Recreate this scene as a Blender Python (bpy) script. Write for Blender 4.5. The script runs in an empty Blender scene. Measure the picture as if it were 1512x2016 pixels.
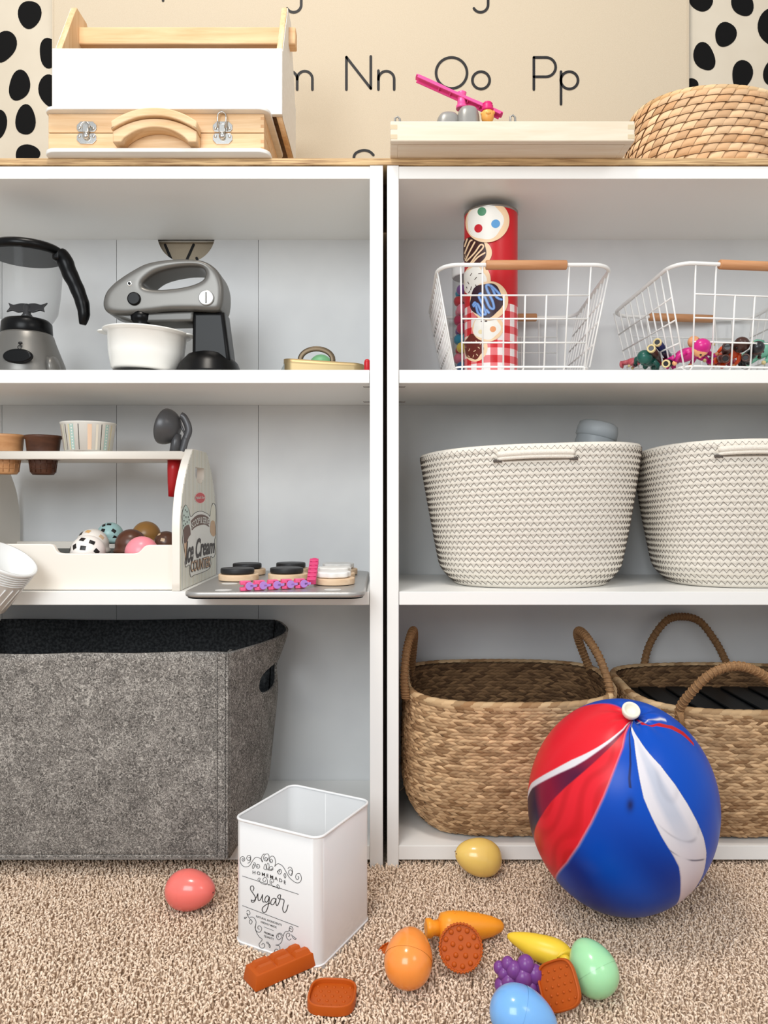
import bpy, bmesh, math, random
import numpy as np
from mathutils import Vector, Matrix, noise

# ------------------------------------------------------------------ camera
C = bpy.context.scene.collection
SC = bpy.context.scene
FPX, CX, CY, CAMZ, CAMD = 1490.0, 756.0, 984.0, 0.552, 1.13
cam = bpy.data.objects.new('camera', bpy.data.cameras.new('camera'))
C.objects.link(cam)
cam.location = (0, -CAMD, CAMZ)
cam.rotation_euler = (math.pi/2, 0, 0)
cam.data.sensor_fit = 'AUTO'
cam.data.sensor_width = 36
cam.data.lens = FPX/2016*36
cam.data.shift_y = -24/2016
cam.data.clip_start = 0.02
SC.camera = cam
# ------------------------------------------------------------------ light
SC.view_settings.view_transform = 'Standard'
SC.view_settings.look = 'None'
SC.view_settings.gamma = 1
SC.view_settings.exposure = 0.35
SC.view_settings.use_curve_mapping = False
W = bpy.data.worlds.new('world'); SC.world = W; W.use_nodes = True
W.node_tree.nodes['Background'].inputs[0].default_value = (0.93, 0.965, 1.0, 1)
W.node_tree.nodes['Background'].inputs[1].default_value = 0.50
def area(name, loc, target, size, power, col, sy=None):
    l = bpy.data.lights.new(name, 'AREA'); l.energy = power; l.color = col
    l.shape = 'RECTANGLE'; l.size = size; l.size_y = sy or size
    o = bpy.data.objects.new(name, l); C.objects.link(o); o.location = loc
    o.rotation_euler = (Vector(target)-Vector(loc)).to_track_quat('-Z', 'Y').to_euler()
    return o
area('ceiling_lamp', (-0.30, -0.62, 2.35), (0.05, -0.05, 0.5), 0.35, 12.5, (1.0, 0.93, 0.84))
area('window_light', (-0.55, -1.75, 1.25), (-0.35, 0.2, 0.6), 0.9, 16.5, (0.92, 0.97, 1.0), 0.9)
area('room_lamp', (1.2, -1.6, 1.7), (-0.2, 0.0, 0.3), 0.6, 5.0, (1.0, 0.95, 0.88))

# ------------------------------------------------------------------ helpers
def lin(c):
    out = []
    for v in c[:3]:
        v = v/255.0
        out.append(v/12.92 if v <= 0.04045 else ((v+0.055)/1.055)**2.4)
    return tuple(out)+(1.0,)
MATS = {}
def mat(name, col, rough=0.5, metal=0.0, spec=0.5, trans=0.0, ior=1.45, coat=0.0, sss=0.0, alpha=1.0, sheen=0.0):
    if name in MATS: return MATS[name]
    m = bpy.data.materials.new(name); m.use_nodes = True
    b = m.node_tree.nodes['Principled BSDF']
    b.inputs['Base Color'].default_value = lin(col)
    b.inputs['Roughness'].default_value = rough
    b.inputs['Metallic'].default_value = metal
    b.inputs['Specular IOR Level'].default_value = spec
    b.inputs['Transmission Weight'].default_value = trans
    b.inputs['IOR'].default_value = ior
    b.inputs['Coat Weight'].default_value = coat
    b.inputs['Alpha'].default_value = alpha
    b.inputs['Sheen Weight'].default_value = sheen
    if sss:
        b.inputs['Subsurface Weight'].default_value = sss
        b.inputs['Subsurface Radius'].default_value = (0.01, 0.006, 0.004)
    MATS[name] = m
    return m
def nodes_of(m): return m.node_tree.nodes, m.node_tree.links, m.node_tree.nodes['Principled BSDF']
def add_noise(m, c2, scale=(1,1,1), nscale=10, detail=4, lo=0.4, hi=0.6, bump=0.0, rough=0.5, dist=0.0, bdist=0.001, coord='Object'):
    n, l, b = nodes_of(m)
    tc = n.new('ShaderNodeTexCoord'); mp = n.new('ShaderNodeMapping')
    mp.inputs['Scale'].default_value = scale
    nz = n.new('ShaderNodeTexNoise'); nz.inputs['Scale'].default_value = nscale
    nz.inputs['Detail'].default_value = detail; nz.inputs['Roughness'].default_value = rough
    nz.inputs['Distortion'].default_value = dist
    cr = n.new('ShaderNodeValToRGB')
    cr.color_ramp.elements[0].position = lo; cr.color_ramp.elements[1].position = hi
    cr.color_ramp.elements[0].color = b.inputs['Base Color'].default_value
    cr.color_ramp.elements[1].color = lin(c2)
    l.new(tc.outputs[coord], mp.inputs['Vector']); l.new(mp.outputs[0], nz.inputs['Vector'])
    l.new(nz.outputs['Fac'], cr.inputs['Fac']); l.new(cr.outputs['Color'], b.inputs['Base Color'])
    if bump:
        bp = n.new('ShaderNodeBump'); bp.inputs['Strength'].default_value = bump
        bp.inputs['Distance'].default_value = bdist
        l.new(nz.outputs['Fac'], bp.inputs['Height']); l.new(bp.outputs[0], b.inputs['Normal'])
    return m
def wood(name, c1, c2, scale=(2, 30, 30), rough=0.5, lo=0.35, hi=0.65, nscale=3):
    if name in MATS: return MATS[name]
    return add_noise(mat(name, c1, rough), c2, scale, nscale, 5, lo, hi, 0.15, 0.6, 0.6, 0.0005)
def vcol(name, rough=0.5, spec=0.5, noise_amt=0.0, coat=0.0, bump=0.0, bscale=(1,1,1)):
    m = mat(name, (200,200,200), rough, spec=spec, coat=coat)
    n, l, b = nodes_of(m)
    a = n.new('ShaderNodeVertexColor'); a.layer_name = 'Col'
    l.new(a.outputs['Color'], b.inputs['Base Color'])
    if bump:
        tc = n.new('ShaderNodeTexCoord'); mp = n.new('ShaderNodeMapping'); mp.inputs['Scale'].default_value = bscale
        nz = n.new('ShaderNodeTexNoise'); nz.inputs['Scale'].default_value = 60
        bp = n.new('ShaderNodeBump'); bp.inputs['Strength'].default_value = bump; bp.inputs['Distance'].default_value = 0.001
        l.new(tc.outputs['Object'], mp.inputs['Vector']); l.new(mp.outputs[0], nz.inputs['Vector'])
        l.new(nz.outputs['Fac'], bp.inputs['Height']); l.new(bp.outputs[0], b.inputs['Normal'])
    return m

def P(x, y, D):            # the point that the photograph shows at (x, y), D metres in front of the lens plane
    return Vector(((x-CX)*D/FPX, D-CAMD, CAMZ-(y-CY)*D/FPX))

class MB:
    def __init__(s): s.V = []; s.F = []; s.M = []; s.S = []; s.K = []
    def add(s, V, F, mi=0, smooth=True, T=None, col=None):
        o = len(s.V)
        if T is not None: V = [T @ Vector(v) for v in V]
        s.V.extend([tuple(v) for v in V])
        s.F.extend([tuple(i+o for i in f) for f in F])
        s.M.extend([mi]*len(F))
        s.S.extend(smooth if isinstance(smooth, list) else [smooth]*len(F))
        s.K.extend([col or (1,1,1,1)]*len(V))
        return s
    def box(s, x0, x1, y0, y1, z0, z1, bev=0.0, mi=0, T=None, seg=2):
        bm = bmesh.new(); bmesh.ops.create_cube(bm, size=1)
        for v in bm.verts:
            v.co = Vector((x0 if v.co.x < 0 else x1, y0 if v.co.y < 0 else y1, z0 if v.co.z < 0 else z1))
        if bev: bmesh.ops.bevel(bm, geom=bm.edges[:], offset=bev, segments=seg, profile=0.5, affect='EDGES')
        bm.normal_update()
        V = [v.co.copy() for v in bm.verts]; F = [[v.index for v in f.verts] for f in bm.faces]
        S = [max(abs(f.normal.x), abs(f.normal.y), abs(f.normal.z)) < 0.999 for f in bm.faces]
        bm.free(); return s.add(V, F, mi, S, T)
    def lathe(s, prof, seg=48, T=None, mi=0, cap0=True, cap1=True, fx=1.0, fy=1.0, col=None):
        V = []; F = []; n = len(prof)
        for (r, z) in prof:
            for k in range(seg):
                a = 2*math.pi*k/seg; V.append((r*math.cos(a)*fx, r*math.sin(a)*fy, z))
        for i in range(n-1):
            for k in range(seg):
                k2 = (k+1) % seg; F.append((i*seg+k, i*seg+k2, (i+1)*seg+k2, (i+1)*seg+k))
        S = [True]*len(F)
        if cap0: F.append(tuple(reversed(range(seg)))); S.append(False)
        if cap1: F.append(tuple(range((n-1)*seg, n*seg))); S.append(False)
        return s.add(V, F, mi, S, T, col)
    def tube(s, pts, r, seg=8, closed=False, mi=0, T=None, col=None, flat=1.0):
        pts = [Vector(p) for p in pts]; n = len(pts)
        R = r if isinstance(r, (list, tuple)) else [r]*n
        tans = []
        for i in range(n):
            a = pts[(i-1) % n] if (closed or i > 0) else pts[i]
            b = pts[(i+1) % n] if (closed or i < n-1) else pts[i]
            t = (b-a); tans.append(t.normalized() if t.length > 1e-9 else Vector((0,0,1)))
        up = Vector((0,0,1)) if abs(tans[0].z) < 0.9 else Vector((1,0,0))
        nrm = tans[0].cross(up).normalized(); V = []
        for i in range(n):
            t = tans[i]; nrm = (nrm - t*nrm.dot(t))
            nrm = nrm.normalized() if nrm.length > 1e-6 else t.orthogonal().normalized()
            b = t.cross(nrm)
            for k in range(seg):
                a = 2*math.pi*k/seg; V.append(pts[i]+nrm*(math.cos(a)*R[i])+b*(math.sin(a)*R[i]*flat))
        F = []
        for i in range(n if closed else n-1):
            j = (i+1) % n
            for k in range(seg):
                k2 = (k+1) % seg; F.append((i*seg+k, i*seg+k2, j*seg+k2, j*seg+k))
        if not closed: F.append(tuple(reversed(range(seg)))); F.append(tuple(range((n-1)*seg, n*seg)))
        return s.add(V, F, mi, True, T, col)
    def ball(s, c, r, seg=24, rings=14, T=None, mi=0, col=None):
        if not isinstance(r, (tuple, list)): r = (r, r, r)
        V = [(c[0], c[1], c[2]+r[2])]; F = []
        for i in range(1, rings):
            th = math.pi*i/rings
            for k in range(seg):
                a = 2*math.pi*k/seg
                V.append((c[0]+r[0]*math.sin(th)*math.cos(a), c[1]+r[1]*math.sin(th)*math.sin(a), c[2]+r[2]*math.cos(th)))
        V.append((c[0], c[1], c[2]-r[2])); L = len(V)-1
        for k in range(seg):
            k2 = (k+1) % seg; F.append((0, 1+k, 1+k2)); F.append((L, L-seg+k2, L-seg+k))
            for i in range(rings-2):
                a = 1+i*seg; F.append((a+k, a+seg+k, a+seg+k2, a+k2))
        return s.add(V, F, mi, True, T, col)
    def slab(s, outer, th, bev=0.0, holes=(), mi=0, T=None, res=3, shrink=True):
        cu = bpy.data.curves.new('t', 'CURVE'); cu.dimensions = '2D'; cu.fill_mode = 'BOTH'
        for L in [outer]+list(holes):
            sp = cu.splines.new('POLY'); sp.points.add(len(L)-1)
            for q, p in zip(sp.points, L): q.co = (p[0], p[1], 0, 1)
            sp.use_cyclic_u = True
        cu.extrude = max(th/2-bev, 1e-5); cu.bevel_depth = bev; cu.bevel_resolution = res
        if shrink: cu.offset = -bev
        o = bpy.data.objects.new('t', cu); me = bpy.data.meshes.new_from_object(o)
        V = [v.co.copy() for v in me.vertices]; F = [tuple(p.vertices) for p in me.polygons]
        S = [abs(p.normal.z) < 0.999 for p in me.polygons]
        bpy.data.objects.remove(o); bpy.data.curves.remove(cu); bpy.data.meshes.remove(me)
        return s.add(V, F, mi, S, T)
    def grid(s, fn, nu, nv, closed_u=False, mi=0, smooth=True, T=None, col=None, flip=False):
        V = []; nU = nu if closed_u else nu+1
        for j in range(nv+1):
            for i in range(nU): V.append(fn(i/nu, j/nv))
        F = []
        for j in range(nv):
            for i in range(nu):
                i2 = (i+1) % nU
                f = (j*nU+i, j*nU+i2, (j+1)*nU+i2, (j+1)*nU+i)
                F.append(f[::-1] if flip else f)
        return s.add(V, F, mi, smooth, T, col)

WLOC = {}
def link(name, me, parent=None, base=False):
    n = len(me.vertices); a = np.empty(n*3, dtype=np.float32); me.vertices.foreach_get('co', a); a = a.reshape(-1, 3)
    lo = a.min(0); hi = a.max(0); c = (lo+hi)/2
    if parent is None: c[2] = lo[2]
    a -= c; me.vertices.foreach_set('co', a.ravel()); me.update()
    o = bpy.data.objects.new(name, me); C.objects.link(o); c = Vector([float(q) for q in c])
    if parent is not None:
        o.parent = parent; o.matrix_parent_inverse = Matrix.Translation(-WLOC[parent])
    o.location = c; WLOC[o] = c
    return o
def obj(name, mb, mats, parent=None, colors=False, sharp=None):
    me = bpy.data.meshes.new(name)
    me.from_pydata(mb.V, [], mb.F)
    if not isinstance(mats, (list, tuple)): mats = [mats]
    for m in mats: me.materials.append(m)
    me.polygons.foreach_set('material_index', mb.M)
    me.polygons.foreach_set('use_smooth', mb.S)
    if colors:
        ca = me.color_attributes.new('Col', 'FLOAT_COLOR', 'POINT')
        ca.data.foreach_set('color', np.array(mb.K, dtype=np.float32).ravel())
    me.update()
    if sharp: me.set_sharp_from_angle(angle=math.radians(sharp))
    return link(name, me, parent)
def npobj(name, V, F, m, parent=None, col=None, smooth=True):      # V (n,3), F (k,4 or 3) arrays
    me = bpy.data.meshes.new(name); nv = len(V); nf = len(F); k = F.shape[1]
    me.vertices.add(nv); me.vertices.foreach_set('co', V.astype(np.float32).ravel())
    me.loops.add(nf*k); me.loops.foreach_set('vertex_index', F.astype(np.int32).ravel())
    me.polygons.add(nf); me.polygons.foreach_set('loop_start', np.arange(0, nf*k, k, dtype=np.int32))
    me.polygons.foreach_set('use_smooth', np.full(nf, smooth))
    me.materials.append(m); me.update(calc_edges=True)
    if col is not None:
        ca = me.color_attributes.new('Col', 'FLOAT_COLOR', 'POINT')
        c4 = np.ones((nv, 4), dtype=np.float32); c4[:, :3] = col; ca.data.foreach_set('color', c4.ravel())
    return link(name, me, parent)
def tag(o, label=None, cat=None, group=None, kind=None):
    if label: o['label'] = label
    if cat: o['category'] = cat
    if group: o['group'] = group
    if kind: o['kind'] = kind
    return o
def thing(name, loc, label, cat, group=None):
    o = bpy.data.objects.new(name, None); C.objects.link(o); o.empty_display_size = 0.02
    o.location = loc; WLOC[o] = Vector(loc)
    return tag(o, label, cat, group)
def struct(o): o['kind'] = 'structure'; return o
def dup(root, offset, rot=0.0, label=None):
    def cp(o, par):
        c = o.copy(); C.objects.link(c)
        if par is not None: c.parent = par; c.matrix_parent_inverse = o.matrix_parent_inverse.copy()
        for ch in [q for q in root_children[o]]: cp(ch, c)
        return c
    root_children = {}
    def walk(o):
        root_children[o] = [q for q in C.objects if q.parent == o]
        for q in root_children[o]: walk(q)
    walk(root)
    c = cp(root, None); c.location = Vector(root.location)+Vector(offset); c.rotation_euler.z = root.rotation_euler.z+rot
    if label: c['label'] = label
    return c

def smooth_pts(pts, n=6, closed=True):
    out = []; m = len(pts); pts = [Vector((p[0], p[1], p[2] if len(p) > 2 else 0)) for p in pts]
    rng = m if closed else m-1
    for i in range(rng):
        if closed: p0, p1, p2, p3 = pts[(i-1) % m], pts[i], pts[(i+1) % m], pts[(i+2) % m]
        else: p0, p1, p2, p3 = pts[max(i-1, 0)], pts[i], pts[i+1], pts[min(i+2, m-1)]
        for k in range(n):
            t = k/n
            out.append(0.5*((2*p1)+(p2-p0)*t+(2*p0-5*p1+4*p2-p3)*t*t+(3*p1-p0-3*p2+p3)*t**3))
    if not closed: out.append(pts[-1])
    return out
def rrect(x0, x1, y0, y1, r, n=6):
    out = []
    for (cx, cy, a0) in ((x1-r, y1-r, 0), (x0+r, y1-r, 90), (x0+r, y0+r, 180), (x1-r, y0+r, 270)):
        for k in range(n+1):
            a = math.radians(a0+90*k/n); out.append((cx+r*math.cos(a), cy+r*math.sin(a)))
    return out
def circ(cx, cy, r, n=32, ry=None):
    return [(cx+r*math.cos(2*math.pi*k/n), cy+(ry or r)*math.sin(2*math.pi*k/n)) for k in range(n)]
def arc(cx, cy, r, a0, a1, n=16, ry=None):
    return [(cx+r*math.cos(math.radians(a0+(a1-a0)*k/n)), cy+(ry or r)*math.sin(math.radians(a0+(a1-a0)*k/n))) for k in range(n+1)]
def ribbon(mb, pts, w, fn, mi=0, closed=False):     # flat printed stroke, mapped by fn(x, y) onto its surface
    if not closed and len(pts) > 2:
        for i in range(1, len(pts)-1):
            u = Vector((pts[i][0]-pts[i-1][0], pts[i][1]-pts[i-1][1])); v = Vector((pts[i+1][0]-pts[i][0], pts[i+1][1]-pts[i][1]))
            if u.length > 1e-9 and v.length > 1e-9 and u.angle(v) > 0.9:
                ribbon(mb, pts[:i+1], w, fn, mi); ribbon(mb, pts[i:], w, fn, mi); return
    P2 = [Vector((p[0], p[1])) for p in pts]; n = len(P2); L = []; R = []
    for i in range(n):
        a = P2[(i-1) % n] if (closed or i > 0) else P2[i]; b = P2[(i+1) % n] if (closed or i < n-1) else P2[i]
        t = (b-a); t = t.normalized() if t.length > 1e-9 else Vector((1, 0)); nn = Vector((-t.y, t.x))*(w/2)
        L.append(P2[i]+nn); R.append(P2[i]-nn)
    V = [fn(p.x, p.y) for p in L]+[fn(p.x, p.y) for p in R]
    F = [(i, (i+1) % n, n+(i+1) % n, n+i) for i in range(n if closed else n-1)]
    mb.add(V, F, mi, False)
    if not closed:
        for e, s in ((P2[0], P2[0]-P2[1]), (P2[-1], P2[-1]-P2[-2])):
            if s.length < 1e-9: continue
            a = math.atan2(s.y, s.x)
            VV = [fn(e.x, e.y)]+[fn(e.x+w/2*math.cos(a-math.pi/2+math.pi*k/6), e.y+w/2*math.sin(a-math.pi/2+math.pi*k/6)) for k in range(7)]
            mb.add(VV, [(0, k+1, k+2) for k in range(6)], mi, False)
def blob(mb, pts, fn, mi=0, rings=6):               # filled star-shaped printed patch
    cx = sum(p[0] for p in pts)/len(pts); cy = sum(p[1] for p in pts)/len(pts); n = len(pts)
    V = [fn(cx, cy)]; F = []
    for r in range(1, rings+1):
        for p in pts: V.append(fn(cx+(p[0]-cx)*r/rings, cy+(p[1]-cy)*r/rings))
    for k in range(n):
        k2 = (k+1) % n; F.append((0, 1+k, 1+k2))
        for r in range(rings-1): a = 1+r*n; F.append((a+k, a+n+k, a+n+k2, a+k2))
    mb.add(V, F, mi, False)
def text_mesh(mb, s, size, fn, mi=0, shear=0.0, bold=0.0, sub=0):
    cu = bpy.data.curves.new('t', 'FONT'); cu.body = s; cu.size = size; cu.align_x = 'CENTER'; cu.align_y = 'CENTER'
    cu.shear = shear; cu.offset = bold; cu.resolution_u = 6
    o = bpy.data.objects.new('t', cu); me = bpy.data.meshes.new_from_object(o)
    V = [fn(v.co.x, v.co.y) for v in me.vertices]; F = [tuple(p.vertices) for p in me.polygons]
    bpy.data.objects.remove(o); bpy.data.curves.remove(cu); bpy.data.meshes.remove(me)
    mb.add(V, F, mi, False)
# woven pads: every strand is its own raised patch on a surface S(u, v) -> (point, normal)
def pads(S, cells, nx=5, ny=4, seed=1, c0=(200,160,110), c1=(150,110,70), cvar=0.5, pw=2, pinch=0.35, tl=0.0):
    # cells: list of (u, v, du, dv, shear, bulge, lift)
    rnd = random.Random(seed); V = []; K = []; F = []
    a0 = np.array(lin(c0)[:3]); a1 = np.array(lin(c1)[:3])
    for (u, v, du, dv, sh, bu, li) in cells:
        o = len(V); k = a0+(a1-a0)*rnd.random()**(1/cvar if cvar < 1 else 1); k = k*(0.85+0.3*rnd.random())
        for j in range(ny+1):
            t = j/ny*2-1
            for i in range(nx+1):
                s = i/nx*2-1
                w = (1-pinch*s*s)
                p, n = S(u+du*s/2+sh*t/2, v+dv*t*w/2)
                h = bu*(1-abs(t)**pw)*(1-0.6*abs(s)**pw)+li*(s*0.5)-tl*t
                V.append(tuple(p+n*h)); K.append(k)
        for j in range(ny):
            for i in range(nx):
                q = o+j*(nx+1)+i; F.append((q, q+1, q+nx+2, q+nx+1))
    return np.array(V), np.array(F), np.array(K)

# ------------------------------------------------------------------ common materials
def paint_white(): return mat('white_laminate', (243,242,239), 0.35, spec=0.45)
M_white = paint_white()
M_back = add_noise(mat('back_board', (224,225,225), 0.5), (216,217,218), (1,1,1), 6, 3, 0.4, 0.6)
M_black = mat('black_plastic', (8,8,9), 0.30, spec=0.22)
M_ink = mat('black_ink', (22,19,20), 0.6)
M_silver = mat('silver_plastic', (112,110,106), 0.36, metal=0.5)
M_chrome = mat('chrome', (205,203,198), 0.18, metal=1.0)
M_pine = wood('pine', (233,201,160), (214,172,124), (2, 28, 28))
M_pinev = wood('pine_vertical', (233,201,160), (214,172,124), (28, 28, 2))
M_paintedwood = add_noise(mat('white_painted_wood', (240,238,233), 0.5), (232,229,222), (2,30,30), 4, 4, 0.35, 0.65, 0.1, bdist=0.0003)
# ================================================================== the setting
Z_TOP, Z_S1, Z_S2, Z_S3 = 1.0609, 0.7461, 0.4147, 0.0355
WALLY = 0.300
def flat_map(D, lift=0.0):
    return lambda x, y: P(x, y, D-lift)
M_wall = add_noise(mat('wallpaper', (208,198,180), 0.8), (201,190,171), (1,1,1), 12, 3, 0.3, 0.7)
M_spot = mat('wallpaper_spot', (8,7,7), 0.8, spec=0.2)
w = MB(); w.box(-1.9, 1.9, WALLY, WALLY+0.08, 0.0, 2.5)
spots = [(58,30,22,29,5),(8,93,23,31,20),(97,106,20,29,-8),(38,170,21,30,6),(96,180,20,31,-5),(50,238,20,30,8),(-6,245,19,31,0),(54,304,25,18,0),
         (1381,4,22,20,10),(1462,6,22,28,-8),(1428,69,20,26,20),(1387,113,21,28,-15),(1461,148,21,28,8),(1362,168,13,13,0),(1516,55,24,35,0),(1522,143,18,30,10),(1440,215,20,28,-20)]
rnd = random.Random(4)
taken = [(s[0], s[1]) for s in spots]
for gx in range(-700, 2300, 62):
    for gy in range(-480, 320, 74):
        x = gx+rnd.uniform(-14, 14)+(31 if (gy//74) % 2 else 0); y = gy+rnd.uniform(-10, 10)
        if -20 < x < 1545 and -15 < y < 320: continue
        if all((x-a)**2+(y-b)**2 > 62**2 for a, b in taken): spots.append((x, y, 20, 29, rnd.uniform(-20, 20))); taken.append((x, y))
fm = flat_map(CAMD+WALLY, 0.0006)
for (x, y, rx, ry, a) in spots:
    pts = []; ph = rnd.uniform(0, 6); a = math.radians(a)
    for k in range(28):
        t = 2*math.pi*k/28; rr = 1+0.05*math.sin(2*t+ph)+0.05*math.sin(3*t+ph*2)-0.06*math.sin(t)
        px, py = rx*rr*math.cos(t), ry*rr*math.sin(t)
        pts.append((x+px*math.cos(a)-py*math.sin(a), y+px*math.sin(a)+py*math.cos(a)))
    blob(w, pts, fm, 1, 2)
struct(obj('wall_back', w, [M_wall, M_spot]))
f = MB(); f.box(-1.9, 1.9, -3.2, WALLY, -0.05, 0.0)
M_floor = add_noise(mat('carpet_backing', (224,200,176), 0.95), (200,176,152), (1,1,1), 160, 4, 0.3, 0.7, 1.0, bdist=0.008)
struct(obj('floor', f, M_floor))

# ------------------------------------------------------------------ alphabet canvas
CD = CAMD+0.290
cv = thing('alphabet_banner', P(730, 984, CD), 'large beige canvas printed with thin black alphabet letters, hung on the spotted wall', 'wall hanging')
M_canvas = add_noise(mat('canvas', (203,189,167), 0.85), (196,181,157), (1,1,1), 700, 2, 0.3, 0.7, 0.25, bdist=0.0005)
m = MB(); a = P(102, -420, CD); b = P(1357, 984, CD)
m.box(a.x, b.x, a.y, a.y+0.0025, 0.30, a.z, 0.0008)
obj('canvas_sheet', m, M_canvas, cv)
for hx_ in (b.x-0.0035, a.x+0.0035): hm = MB(); hm.tube([(hx_, a.y-0.0003, 0.305), (hx_, a.y-0.0003, a.z-0.005)], 0.0007, 4); obj('hem_stitching', hm, M_canvas, cv)
fm = flat_map(CD, 0.0008)
class G_: L = None
def glyph(): G_.L = MB(); G_.all.append(G_.L)
G_.all = []
def st(*pts, w=5.2): ribbon(G_.L, pts, w, fm)
def rg(pts): ribbon(G_.L, pts, 5.2, fm, closed=True)
def letter_n(x0, x1, yb=176, xh=36, stem=True):
    r = (x1-x0)/2
    if stem: st((x0, yb), (x0, yb-xh-1))
    st((x0, yb-xh+r+1), *arc((x0+x1)/2, yb-xh+r, r, 180, 360, 14), (x1, yb))
glyph(); st((682,176),(682,112.5),(730,174),(730,111))
glyph(); letter_n(745, 776)
glyph(); rg(circ(889,143.5,30.5,48))
glyph(); rg(circ(947,158,17,36))
glyph(); st((1051,176),(1051,113),(1075,113),*arc(1075,132,19,-90,90,16),(1051,151))
glyph(); st((1104.5,205),(1104.5,141)); rg(circ(1121,158,17,36))
glyph(); letter_n(555, 585); letter_n(585, 615, stem=False)
glyph(); st((478,176),(478,112),(503,150),(528,112),(528,176))
glyph(); st((593,-45),(593,5),*arc(578,9,15,0,150,12)); rg(circ(577,-28,16,36))
glyph(); st((961,-45),(961,5),*arc(946,9,15,0,150,12))
glyph(); st((321,-60),(321,1)); st((311,-36),(333,-36))
glyph(); st((900,-9-64),(925,-9-64),(925,-27),*arc(908,-27,17,0,150,10))
glyph(); st(*smooth_pts([(735,305),(727,298),(714,296),(700,302),(697,314),(706,324),(722,330),(735,342),(732,355),(716,362),(699,354)],5,False))
glyph(); st((850,297),(894,297)); st((872,297),(872,361))
glyph(); st((325,482),(352,546),(381,482))
glyph(); st((387,508),(402,546),(417,508))
glyph(); st((470,482),(488,546),(505,482),(522,546),(540,482))
for g in G_.all: obj('letter', g, M_ink, cv)

# ------------------------------------------------------------------ bookcases
def peg_wire(mb, x, sgn, z, y):
    mb.tube([(x, y, z), (x+sgn*0.009, y, z), (x+sgn*0.010, y, z+0.0007)], 0.0006, 5)
def bookcase(label, xin0, xin1, side, holes, seams, c):
    xo0, xo1 = xin0-0.0197, xin1+0.0197
    if side == 'r': xo0 = xin0-0.0174
    t = thing('bookcase', ((xo0+xo1)/2, 0.14, 0.0), label, 'bookcase')
    for (x0, x1) in ((xo0, xin0), (xin1, xo1)):
        m = MB(); m.box(x0, x1, -0.0015, 0.28, 0.0, 1.0508, 0.0007); obj('side_panel', m, M_white, t)
    m = MB(); m.box(xin0, xin1, 0.0, 0.28, 1.0313, 1.0500, 0.0006); obj('top_panel', m, M_white, t)
    for z in (Z_S1, Z_S2):
        m = MB(); m.box(xin0+0.0006, xin1-0.0006, 0.0005, 0.264, z-0.0197, z, 0.0006); s = obj('shelf', m, M_white, t)
    m = MB(); m.box(xin0, xin1, 0.0, 0.264, Z_S3-0.021, Z_S3, 0.0006); obj('bottom_shelf', m, M_white, t)
    m = MB(); m.box(xin0, xin1, 0.04, 0.052, 0.0, Z_S3-0.021); obj('plinth', m, M_white, t)
    # back board, in panels that fold at the seams
    xs = [xin0]+seams+[xin1]
    for i in range(len(xs)-1):
        m = MB(); x0 = xs[i]+(0.0004 if i else -0.004); x1 = xs[i+1]-(0.0004 if i < len(xs)-2 else -0.004)
        hl = [h for h in holes if x0 < h[0] < x1]
        T = Matrix(((1,0,0,0),(0,0,1,0.2665),(0,1,0,0),(0,0,0,1)))
        m.slab([(x0,0.0145),(x1,0.0145),(x1,1.0313),(x0,1.0313)], 0.003, 0, [circ(h[0],h[1],h[2],56)[::-1] for h in hl], T=T)
        obj('back_board', m, M_back, t)
    # the fold lines' dark backing strips
    m = MB()
    for x in seams: m.box(x-0.004, x+0.004, 0.2685, 0.2695, 0.02, 1.03)
    if seams: obj('back_board_hinge', m, mat('hinge_tape', (196,196,196), 0.8), t)
    x = xin1 if side == 'l' else xin0; sg = -1 if side == 'l' else 1
    for z in (0.7222, 0.6995): m = MB(); peg_wire(m, x, sg, z, 0.012); obj('shelf_pin', m, mat('dark_steel', (70,62,52), 0.35, metal=0.9), t)
    return t
hx = P(366.5, 460, 1.395)
bookcase('white bookcase on the left side, holding the toy mixer and felt bin', -0.7812, -0.0212, 'l',
         [(hx.x, hx.z, 0.0535)], [P(4,0,1.395).x, P(229.5,0,1.395).x, P(508.5,0,1.395).x], None)
bookcase('white bookcase on the right side, holding the wire, rope and seagrass baskets', 0.0220, 0.782, 'r', [], [], None)
m = MB(); m.box(-0.803, 0.804, -0.003, 0.285, 1.0510, Z_TOP, 0.0006)
M_ply = wood('plywood_edge', (224,190,140), (120,78,40), (6, 6, 260), 0.6, 0.38, 0.72, 2.2)
ply = obj('plywood_worktop', m, M_ply); tag(ply, 'thin raw plywood board lying across the tops of both bookcases', 'board')

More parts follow.
